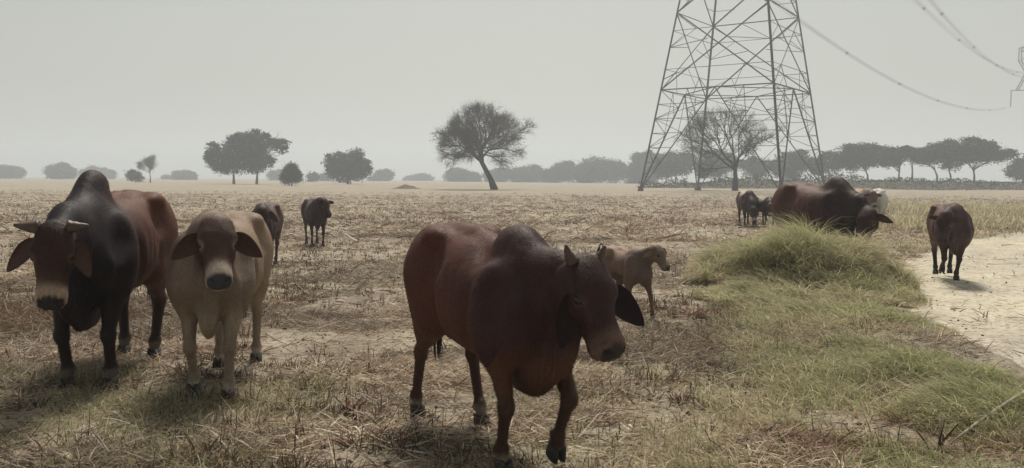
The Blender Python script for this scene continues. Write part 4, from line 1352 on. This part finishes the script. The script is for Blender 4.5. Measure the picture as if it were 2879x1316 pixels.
far = [('hazy tree at the left edge of the picture', 430, [(40, 480, 90, 42), (-20, 490, 70, 40)], (40, 525)),
       ('hazy flat-topped tree left of the big bull\'s hump', 400, [(400, 480, 80, 46), (355, 480, 42, 38), (450, 485, 42, 34)], (395, 530)),
       ('faint wide tree just right of the big bull\'s hump', 470, [(620, 495, 75, 45), (690, 500, 60, 38)], (650, 535)),
       ('faint rounded tree between sapling and tree pair', 420, [(1205, 505, 62, 36), (1240, 515, 40, 28)], (1210, 540)),
       ('faint low tree left of the rounded one', 470, [(1105, 520, 34, 18)], (1105, 540)),
       ('faint tree behind the leafless scrubby bush', 430, [(1830, 505, 60, 34), (1880, 515, 50, 30)], (1850, 545)),
       ('small tree directly left of the round dark tree', 300, [(2062, 515, 28, 28)], (2062, 555)),
       ('low hazy tree between small tree and round tree', 380, [(2145, 520, 34, 30)], (2145, 552)),
       ('hazy tree right of the round dark tree', 420, [(2530, 505, 50, 38), (2480, 525, 40, 25)], (2520, 550))]
for i, (lb, Y, lo_, tk) in enumerate(far):
    tree('distant_tree', lb, Y, lo_, [tk, (tk[0], tk[1] - 18), (tk[0], tk[1] - 28)], 0.3, leaf=0.6, col=FG, seed=30 + i, conv=C5, group='hazy trees on the left horizon', dens=1.5)
line = [('faint tree left of the leaning tree', 380, [(260, 640, 60, 36), (180, 650, 70, 30)], (230, 690)),
        ('hazy tree directly behind the leaning trunk', 300, [(540, 625, 95, 52), (640, 635, 70, 45)], (560, 695)),
        ('hazy tree just right of the leaning trunk', 290, [(840, 620, 90, 48), (920, 600, 60, 40)], (860, 695)),
        ('second hazy tree right of the leaning trunk', 280, [(1120, 600, 110, 58), (1020, 620, 70, 50)], (1090, 700)),
        ('third hazy tree right of the leaning trunk', 265, [(1390, 585, 100, 68), (1280, 620, 70, 50)], (1360, 702)),
        ('wide hazy tree left of the pylon', 255, [(1640, 570, 120, 82), (1760, 580, 100, 80), (1560, 620, 70, 55)], (1680, 705)),
        ('hazy tree in front of the pylon\'s left leg', 240, [(2060, 560, 110, 115), (1960, 610, 70, 70)], (2030, 705))]
for i, (lb, Y, lo_, tk) in enumerate(line):
    tree('distant_tree', lb, Y * 1.35, lo_, [tk, (tk[0] + 6, tk[1] - 40), (tk[0], tk[1] - 70)], 0.28, leaf=0.5, col=FG, seed=50 + i, conv=C6, group='hazy tree line in the middle distance', dens=1.3, grow=1.42)
line = [('tree inside the pylon left of the bare tree', 225, [(470, 970, 110, 65), (400, 1000, 60, 50)], (460, 1090), C3),
        ('tree directly behind the bare tree trunk', 222, [(700, 975, 110, 70), (640, 1010, 50, 45)], (690, 1092), C3),
        ('tree right behind the bare tree', 220, [(930, 990, 80, 55)], (930, 1092), C3),
        ('tree behind the pylon\'s right legs', 205, [(1120, 985, 90, 75), (1200, 950, 60, 50)], (1130, 1092), C3),
        ('tree just right of the pylon\'s right foot', 190, [(265, 965, 75, 55), (200, 990, 50, 45)], (270, 1085), C7),
        ('broad dark acacia above the grazing bull', 178, [(450, 930, 120, 70), (540, 920, 80, 60), (370, 950, 60, 45)], (500, 1088), C7),
        ('slender acacia with bent trunk right of the broad one', 172, [(680, 915, 75, 42), (640, 940, 60, 45), (720, 890, 40, 20)], (702, 1092), C7),
        ('small thin acacia between two larger ones', 172, [(775, 915, 34, 32)], (765, 1088), C7),
        ('acacia with spreading low crown right of the small one', 170, [(880, 915, 95, 50), (830, 935, 60, 35)], (908, 1092), C7),
        ('tall acacia with thick trunk near the right edge', 168, [(970, 895, 85, 55), (1000, 950, 60, 50)], (990, 1094), C7),
        ('widest umbrella acacia near the right edge', 165, [(1130, 885, 120, 58), (1230, 910, 90, 50), (1320, 915, 60, 26), (1080, 920, 70, 45)], (1130, 1094), C7),
        ('low tree cut off by the right edge', 180, [(1390, 1010, 70, 50), (1450, 990, 70, 60)], (1420, 1090), C7)]
for i, (lb, Y, lo_, tk, cv) in enumerate(line):
    b = lo_[0]
    tree('acacia_tree', lb, Y * 1.12, lo_, [tk, (tk[0] + (-16 if i == 6 else 4), tk[1] - 50), (b[0] * .35 + tk[0] * .65, tk[1] - 95)], 0.26, leaf=0.36, col=(0.042, 0.052, 0.030), seed=70 + i, conv=cv,
         group='acacias along the far embankment', dens=1.1, flat=0.5, grow=1.3)

# embankment with scrub under the right-hand trees
def bund_h(x, y):
    c = 160 + 0.05 * (x - 60) + 3 * (fbm(x * 0.05, x * 0 + 3.1, 61) - 0.5)
    d = np.abs(y - c - 5)
    return -0.15 + (1.3 + 0.5 * fbm(x * 0.08, y * 0.08, 62)) * sstep(7, 2.5, d) * sstep(20, 45, x)
bo = link('embankment', grid_mesh('embankment', np.arange(18, 190, 1.5), np.arange(150, 182, 1.0), bund_h), soil_material('scrubby earth', (0.16, 0.14, 0.10), (0.10, 0.09, 0.065), (0.22, 0.19, 0.13), (0.12, 0.12, 0.07), 0.5))
tag(bo, kind='structure')
rnd = np.random.RandomState(5)
n = 16000
x = rnd.uniform(24, 185, n); cl = fbm(x * 0.25, x * 0 + 1.5, 63)
y = 160 + 0.05 * (x - 60) + rnd.normal(3, 3.0, n)
z = bund_h(x, y) + rnd.uniform(0, 1, n) ** 1.5 * 1.5 * sstep(.30, .7, cl)
v, f, c = quads(np.stack([x, y, z], 1), rnd.uniform(.12, .30, n), rnd, np.array([[0.06, 0.062, 0.036]]) * rnd.uniform(.6, 1.5, (n, 1)), 0.2)
tag(link('scrub', mesh_np('scrub', v, f, c, smooth=False), M_LEAF), 'low grey green scrub growing along the far embankment', 'scrub', kind='stuff')
# ------------------------------------------------------------------ straw, stubble and grass
M_STRAW = mat_attr('dry straw', 0.75, 0.2, transl=0.25, noise=0.15, nscale=25)
M_GRASS = mat_attr('grass blades', 0.6, 0.25, transl=0.55, noise=0.15, nscale=20)

def blades(base, az, tilt, L, w, curve, col, segs=3, tip=None, rnd=None):
    """strips: az direction on the ground, tilt from vertical at the root, curve adds tilt along the blade"""
    n = len(base)
    V = np.zeros((n, segs + 1, 2, 3), np.float32)
    p = base.copy()
    dirh = np.stack([np.cos(az), np.sin(az), 0 * az], 1)
    sidev = np.stack([-np.sin(az), np.cos(az), 0 * az], 1)
    if rnd is not None:
        sidev = sidev + 0.7 * rnd.normal(0, 1, (n, 3)) * np.array([0.3, 0.3, 1]); sidev /= np.linalg.norm(sidev, axis=1)[:, None]
    for s in range(segs + 1):
        t = s / segs
        ww = (w * (1 - 0.85 * t ** 1.6))[:, None] * 0.5
        V[:, s, 0] = p - sidev * ww; V[:, s, 1] = p + sidev * ww
        tl = tilt + curve * t
        p = p + (dirh * np.sin(tl)[:, None] + np.array([0, 0, 1.0]) * np.cos(tl)[:, None]) * (L / segs)[:, None]
        p[:, 2] = np.maximum(p[:, 2], base[:, 2] + 0.002)
    i = np.arange(n)[:, None] * (2 * (segs + 1)) + np.arange(segs)[None] * 2
    F = np.stack([i, i + 1, i + 3, i + 2], -1).reshape(-1, 4)
    C = np.repeat(col, 2 * (segs + 1), 0)
    if tip is not None:                                  # blades bleach towards the tip
        tt = np.tile(np.repeat(np.arange(segs + 1) / segs, 2), n)[:, None] ** 2 * tip
        C = C * (1 - tt) + tt * np.array([[0.60, 0.54, 0.36]])
    return V.reshape(-1, 3), F, C

def scatter(rnd, n, y0, y1, power=1.0):
    """points over the part of the field the lens covers, with a margin"""
    u_ = rnd.uniform(0, 1, n)
    y = y0 * (y1 / y0) ** u_ if power == 'log' else y0 + (y1 - y0) * u_ ** power
    x = rnd.uniform(-0.66, 0.66, n) * y + rnd.uniform(-.5, .5, n)
    return x, y

def palette(rnd, n, pts, wts):
    c = np.array(pts)[rnd.choice(len(pts), n, p=np.array(wts) / sum(wts))]
    return c * rnd.uniform(0.85, 1.38, (n, 1)) * (1 + rnd.uniform(-.06, .06, (n, 3)))
STRAW = [(0.41, 0.335, 0.25), (0.60, 0.53, 0.43), (0.27, 0.185, 0.13), (0.14, 0.088, 0.068), (0.42, 0.375, 0.30)]

rnd = np.random.RandomState(21)
parts = []; nv = 0
def put(t):
    global nv
    v, f, c = t
    parts.append((v, f + nv, c)); nv += len(v)
def flush(nm, M, label, cat):
    global parts, nv
    V = np.concatenate([p[0] for p in parts]); F = np.concatenate([p[1] for p in parts]); C = np.concatenate([p[2] for p in parts])
    parts = []; nv = 0
    o = link(nm, mesh_np(nm, V, F, C, smooth=False), M)
    tag(o, label, cat, kind='stuff')
    return o

# lying straw
def straw(n, y0, y1, lmin, lmax, wd, seg=3):
    x, y = scatter(rnd, n * 2, y0, y1, 'log')
    dn = 0.6 * fbm(x * 0.55, y * 0.9, 71, 3) + 0.4 * fbm(x * 2.0, y * 3.0, 72, 3)
    td = track_d(x, y)
    keep = (rnd.uniform(0, 1, len(x)) < sstep(0.44, 0.58, dn) * 1.0 + 0.07) & (rnd.uniform(0, 1, len(x)) > sstep(-0.3, 0.5, td) * 0.97)
    x, y = x[keep][:n], y[keep][:n]
    m_ = len(x)
    patch = fbm(x * 0.8, y * 0.8, 73, 3)
    col = palette(rnd, m_, STRAW, [4, 2.5, 3, 1.8, 2])
    red = sstep(0.55, 0.72, patch)[:, None]
    col = col * (1 - red) + red * col * np.array([0.66, 0.56, 0.52])
    old = (0.66 + 0.50 * sstep(0.36, 0.62, fbm(x * 0.45 + 7, y * 1.1, 76, 4)))[:, None]      # older, darker litter lies in drifts
    col = col * old
    az = np.where(rnd.uniform(0, 1, m_) < 0.55, rnd.normal(0.15, 0.5, m_) + np.pi * rnd.randint(0, 2, m_), rnd.uniform(0, 2 * np.pi, m_))
    L = rnd.uniform(lmin, lmax, m_) * rnd.uniform(.5, 1, m_)
    z = np.where(track_d(x, y) > -0.4, np.maximum(trackz(x, y), hfun(x, y)), hfun(x, y)) + rnd.uniform(0.002, 0.03, m_)
    put(blades(np.stack([x, y, z], 1), az, rnd.normal(1.36, 0.24, m_), L, wd * rnd.uniform(.6, 1.4, m_), rnd.normal(0.25, 0.5, m_), col, seg, rnd=rnd))
straw(66000, 3.9, 9.5, 0.04, 0.24, 0.0085)
straw(5000, 3.9, 9.5, 0.2, 0.45, 0.008)
straw(44000, 9.0, 22, 0.08, 0.32, 0.015, 2)
straw(34000, 20, 75, 0.2, 0.6, 0.035, 2)
flush('straw', M_STRAW, 'loose dry straw lying over the harvested field', 'straw')

# standing stubble in tufts
def stubble(n, y0, y1, per, hmin, hmax, wd, spread, tilt=0.55):
    x, y = scatter(rnd, n, y0, y1, 'log')
    dn = fbm(x * 0.6, y * 0.6, 75, 3)
    k = (track_d(x, y) < -0.25) & (rnd.uniform(0, 1, n) < sstep(0.32, 0.6, dn) + 0.12)
    x, y = x[k], y[k]
    row = (x * 0.35 + y) / 0.55; x = x + 0; y = y - (row - np.round(row)) * 0.55 * 0.75           # drilled rows
    sz = np.repeat(rnd.uniform(0.5, 1.25, len(x)), per)
    dk = np.repeat(rnd.uniform(0.55, 1.1, len(x)), per)[:, None]
    x = np.repeat(x, per); y = np.repeat(y, per); m_ = len(x)
    ox, oy = rnd.normal(0, spread, m_) * sz, rnd.normal(0, spread, m_) * sz
    az = np.arctan2(oy, ox) + rnd.normal(0, .7, m_)
    x = x + ox; y = y + oy
    col = palette(rnd, m_, [(0.15, 0.095, 0.065), (0.24, 0.165, 0.10), (0.09, 0.06, 0.045), (0.18, 0.16, 0.09)], [3, 2, 2, 1]) * dk
    put(blades(np.stack([x, y, hfun(x, y) - 0.005], 1), az, np.abs(rnd.normal(tilt, 0.42, m_)), rnd.uniform(hmin, hmax, m_) * sz, wd * rnd.uniform(.6, 1.4, m_), rnd.uniform(-.2, 1.3, m_), col, 2, rnd=rnd))
stubble(900, 3.9, 12, 18, 0.04, 0.14, 0.008, 0.035)
stubble(520, 3.9, 13, 55, 0.06, 0.20, 0.008, 0.09, 0.95)
stubble(7000, 9, 32, 9, 0.04, 0.14, 0.014, 0.05)
stubble(9000, 26, 90, 5, 0.05, 0.16, 0.03, 0.09)
flush('stubble', M_STRAW, 'short dark stubble tufts standing in the field', 'stubble')

# grass: the hump, the verge along the track and the thin green flush in the left foreground
def grass(n, x, y, h, wd, green, lean, droop, seg=4, tuft=0.0):
    m_ = len(x)
    g1 = np.array([(0.25, 0.29, 0.12), (0.33, 0.36, 0.16), (0.19, 0.22, 0.11), (0.40, 0.40, 0.20)])
    d1 = np.array([(0.52, 0.46, 0.29), (0.46, 0.40, 0.25), (0.37, 0.32, 0.22), (0.60, 0.54, 0.39)])
    isg = rnd.uniform(0, 1, m_) < green
    col = np.where(isg[:, None], g1[rnd.randint(0, 4, m_)], d1[rnd.randint(0, 4, m_)]) * rnd.uniform(.75, 1.25, (m_, 1))
    az = rnd.uniform(0, 2 * np.pi, m_)
    az = np.where(rnd.uniform(0, 1, m_) < lean, rnd.normal(0.1, 0.8, m_), az)
    az = az + tuft * (9.0 * fbm(x * 3.1, y * 3.1, 92, 2) - az + rnd.normal(0, 0.7, m_))
    put(blades(np.stack([x, y, hfun(x, y) - 0.01], 1), az, np.abs(rnd.normal(0.25, 0.25, m_)), h * rnd.uniform(.55, 1.15, m_), wd * rnd.uniform(.6, 1.4, m_), rnd.uniform(0.5, 1.0, m_) * droop, col, seg, rnd=rnd, tip=0.45))

def clump(n, cx, cy, rx, ry, h, green, seed, wd=0.009):
    a = rnd.uniform(0, 2 * np.pi, n); r_ = np.sqrt(rnd.uniform(0, 1, n)) * (1 + 0.5 * (fbm(np.cos(a) * 2 + 5, np.sin(a) * 2 + 5 + seed, 81) - .5))
    x = cx + rx * r_ * np.cos(a); y = cy + ry * r_ * np.sin(a)
    tuf = fbm(x * 2.6, y * 2.6, 82 + seed, 3)
    k = rnd.uniform(0, 1, n) < sstep(0.25, 0.5, tuf + 0.25 * (1 - r_))
    x, y, r_, tuf = x[k], y[k], r_[k], tuf[k]
    hh = h * (1 - 0.5 * r_ ** 2) * (0.22 + 1.5 * tuf ** 1.25)
    gr = np.clip(green + 0.15 - 0.75 * (r_ - 0.30) + 1.1 * (fbm(x * 1.1, y * 1.1, 83 + seed) - 0.5), 0.06, 0.95)
    grass(len(x), x, y, hh * 1.12, wd, gr, 0.40, 2.5, 5, 0.6)
clump(32000, MC.x - 0.02, MC.y - 0.1, 1.6, 1.3, 0.58, 0.50, 0, 0.0075)
p = G(2200, 850); clump(11000, p.x, p.y, 1.05, 0.9, 0.40, 0.40, 5)
p = G(2300, 900); clump(8000, p.x, p.y, 1.0, 0.8, 0.28, 0.5, 35)
p = G(2420, 830); clump(9000, p.x, p.y, 0.85, 0.9, 0.36, 0.62, 9)
p = G(2060, 760); clump(5000, p.x, p.y, 0.7, 0.9, 0.40, 0.25, 13)
p = G(2480, 910); clump(7000, p.x, p.y, 0.7, 0.7, 0.28, 0.75, 17)
p = G(2620, 1080); clump(7000, p.x, p.y, 0.75, 0.7, 0.22, 0.85, 21, 0.006)
p = G(2780, 1180); clump(7000, p.x, p.y, 0.6, 0.6, 0.24, 0.85, 25, 0.006)
p = G(2330, 1010); clump(4000, p.x, p.y, 0.7, 0.6, 0.18, 0.5, 29, 0.006)
flush('tall_grass', M_GRASS, 'hump of tall green and straw coloured grass beside the track', 'grass')

def verge(n, y0, y1, wmin, wmax, h, wd, dens_seed, thr, greenb):
    y = rnd.uniform(y0, y1, n)
    off = rnd.uniform(wmin, wmax, n)
    x = np.interp(y, TRK_Y, TRK_X) + off
    d = fbm(x * 1.4, y * 1.4, dens_seed, 4)
    k = (rnd.uniform(0, 1, n) < sstep(thr - .20, thr + .22, d)) & (track_d(x, y) < 0.15) & (rnd.uniform(0, 1, n) < sstep(wmin, wmin + 0.9, off))
    x, y, d = x[k], y[k], d[k]
    gg = np.clip(greenb + 1.8 * (fbm(x * 0.9 + 3, y * 0.9, dens_seed + 1) - 0.5), 0.05, 0.95)
    grass(len(x), x, y, h * (0.5 + 1.1 * (d - thr + .2)), wd, gg, 0.25, 2.3, 4, 0.5)
verge(40000, 3.6, 10.5, -2.3, 0.05, 0.22, 0.0055, 85, 0.46, 0.55)
verge(16000, 3.6, 9.0, -3.6, -1.2, 0.14, 0.005, 86, 0.50, 0.28)
verge(9000, 10, 24, -1.7, 0.1, 0.20, 0.013, 87, 0.50, 0.30)
# dry clumps between the track and the far field on the right
for (px, py, rr, nn, hg) in ((2590, 636, 1.6, 1600, 0.45), (2720, 600, 2.6, 2200, 0.5), (2810, 590, 3.2, 2400, 0.5), (2500, 640, 1.6, 700, 0.3), (2840, 630, 1.2, 700, 0.3)):
    p = G(px, py)
    x = p.x + rnd.normal(0, rr, nn); y = p.y + rnd.normal(0, rr * 1.2, nn)
    grass(nn, x, y, hg * (0.4 + fbm(x, y, 89)), 0.03, 0.18, 0.2, 1.3, 3)
# thin flush of grass in the left foreground
x, y = rnd.uniform(-3.9, -0.9, 30000), rnd.uniform(4.0, 6.6, 30000)
d = fbm(x * 1.2, y * 1.6, 90, 4)
k = rnd.uniform(0, 1, 30000) < sstep(0.40, 0.66, d) * sstep(-0.9, -1.6, x) * 0.5
x, y = x[k], y[k]
grass(len(x), x, y, np.full(len(x), 0.12), 0.005, np.full(len(x), 0.45), 0.2, 1.9, 3)
flush('short_grass', M_GRASS, 'short patchy grass along the track verge and left foreground', 'grass')

# clods and dung crumbs
n = 5200
x, y = scatter(rnd, n, 3.9, 30, 'log')
k = (rnd.uniform(0, 1, n) < 0.25 + 0.75 * sstep(0.4, 0.6, fbm(x * 0.7, y * 0.7, 95, 3))) & ((track_d(x, y) < 0.1) | (rnd.uniform(0, 1, n) < 0.3))
x, y = x[k], y[k]; n = len(x)
sz = rnd.uniform(0.005, 0.018, n) * (1 + 1.0 * (rnd.uniform(0, 1, n) < 0.06)) * np.clip(y / 9, 0.8, 1.6)
oc = np.array([(1, 0, 0), (0, 1, 0), (-1, 0, 0), (0, -1, 0), (0, 0, 0.8), (0, 0, -0.6)], float)
of = np.array([(0, 1, 4), (1, 2, 4), (2, 3, 4), (3, 0, 4), (1, 0, 5), (2, 1, 5), (3, 2, 5), (0, 3, 5)])
P = oc[None] * (sz[:, None, None] * rnd.uniform(0.6, 1.4, (n, 6, 1)))
zz = np.maximum(trackz(x, y), hfun(x, y))
P = P + np.stack([x, y, zz + sz * 0.25], 1)[:, None]
C = np.repeat(palette(rnd, n, [(0.12, 0.085, 0.06), (0.26, 0.21, 0.15), (0.34, 0.29, 0.22)], [2, 2, 1.5]), 6, 0)
tag(link('clods', mesh_np('clods', P.reshape(-1, 3), (of[None] + 6 * np.arange(n)[:, None, None]).reshape(-1, 3), C), M_STRAW), 'small earth clods and dung crumbs strewn over field and track', 'clods', kind='stuff')

# dry stick lying in the right-hand corner
P = np.array([G(2670, 1262), G(2740, 1236), G(2800, 1205), G(2860, 1178), G(2930, 1150)])
P[:, 2] += np.array([0.03, 0.09, 0.12, 0.15, 0.18])
v, f = tube(P, [0.006, 0.009, 0.010, 0.012, 0.013], 6)
so = link('dry_stick', tri_mesh('dry_stick', v, f), mat_plain('weathered stick', (0.38, 0.33, 0.26), 0.9, 0.1, 0.3, 30))
tag(so, 'pale dry stick lying across the grass in the bottom right corner', 'stick')

# broken stalks and a curled husk in the foreground, a low earth heap far out
def stalk(label, px, py, n, hgt, col, seed):
    r = np.random.RandomState(seed); p = G(px, py)
    root = empty('dry_stalk', (p.x, p.y, float(hfun(p.x, p.y)) - 0.01)); tag(root, label, 'stalk', 'broken crop stalks in the foreground')
    M = mat_plain('dry stalk', col, 0.85, 0.15, 0.3, 40)
    for i in range(n):
        a = r.uniform(0, 6.28); t = r.uniform(0.05, 0.5); b = np.array([r.uniform(-.04, .04), r.uniform(-.04, .04), 0])
        L = hgt * r.uniform(.6, 1.1); d_ = np.array([math.cos(a) * t, math.sin(a) * t, 1]); d_ /= np.linalg.norm(d_)
        v, f_ = tube([b, b + d_ * L * .5, b + d_ * L + [0.03 * math.cos(a), 0.03 * math.sin(a), -0.01]], [0.008, 0.006, 0.003], 6)
        so_ = link('stem', tri_mesh('stem', v, f_), M, root)
    for i in range(n):
        az = r.uniform(0, 6.28, 1)
        v, f_, c_ = blades(np.array([[0.0, 0.0, 0.02]]), az, np.array([0.5]), np.array([hgt * r.uniform(.7, 1.2)]), np.array([0.018]), np.array([r.uniform(.8, 2.0)]), np.array([col]) * 1.6, 6)
        link('leaf', mesh_np('leaf', v, f_, c_), M_STRAW, root)
    return root
stalk('dark broken stalk cluster nearest the pale stick, bottom right', 2640, 1285, 5, 0.26, (0.075, 0.05, 0.033), 1)
stalk('single dark stem in the green grass above the pale stick', 2738, 1232, 2, 0.17, (0.07, 0.05, 0.035), 2)
stalk('reddish broken stalk clump beside the striding bull\'s hind hoof', 985, 1165, 7, 0.16, (0.16, 0.085, 0.055), 3)
stalk('small stalk tuft under the tan cow\'s hooves', 560, 1290, 4, 0.16, (0.19, 0.13, 0.085), 4)
p = G(165, 1290)
v, f_, c_ = blades(np.array([[p.x, p.y, float(hfun(p.x, p.y)) + 0.03]]), np.array([-0.75]), np.array([1.5]), np.array([0.26]), np.array([0.05]), np.array([0.25]), np.array([[0.52, 0.46, 0.34]]), 8)
v = np.concatenate([v, v - [0, 0, 0.004]]); f_ = np.concatenate([f_, f_[:, ::-1] + len(v) // 2])
tag(link('dry_husk', mesh_np('dry_husk', v, f_, np.concatenate([c_, c_])), M_STRAW), 'broad pale dry husk lying in the bottom left corner', 'husk')
p = G(1142, 531)
def heap(X, Y):
    return -0.05 + 0.62 * np.exp(-((X - p.x) / 1.5) ** 2 - ((Y - p.y) / 1.2) ** 2) * (0.6 + 0.8 * fbm(X * 1.5, Y * 1.5, 97, 3))
tag(link('earth_heap', grid_mesh('earth_heap', np.arange(p.x - 4, p.x + 4, 0.2), np.arange(p.y - 3, p.y + 3, 0.25), heap), mat_plain('dark earth', (0.15, 0.12, 0.09), 0.95, 0.1, 0.4, 2)), 'low heap of dark earth on the field left of the leaning tree', 'heap')

# ------------------------------------------------------------------ haze
bm = bmesh.new()
bmesh.ops.create_cube(bm, size=1)
me = bpy.data.meshes.new('haze'); bm.to_mesh(me); bm.free()
hz = bpy.data.objects.new('haze', me); COL.objects.link(hz)
hz.scale = (3100, 2160, 64); hz.location = (0, 655, 64 / 2 - 1.6)
HM = bpy.data.materials.new('haze'); HM.use_nodes = True
t = HM.node_tree; t.nodes.clear()
o = t.nodes.new('ShaderNodeOutputMaterial'); pv = t.nodes.new('ShaderNodeVolumePrincipled')
pv.inputs['Color'].default_value = (0.80, 0.875, 0.97, 1)
pv.inputs['Density'].default_value = 0.0016
pv.inputs['Anisotropy'].default_value = 0.35
t.links.new(pv.outputs[0], o.inputs['Volume'])
me.materials.append(HM)
tag(hz, 'pale dusty haze hanging over the whole field', 'haze', kind='stuff')
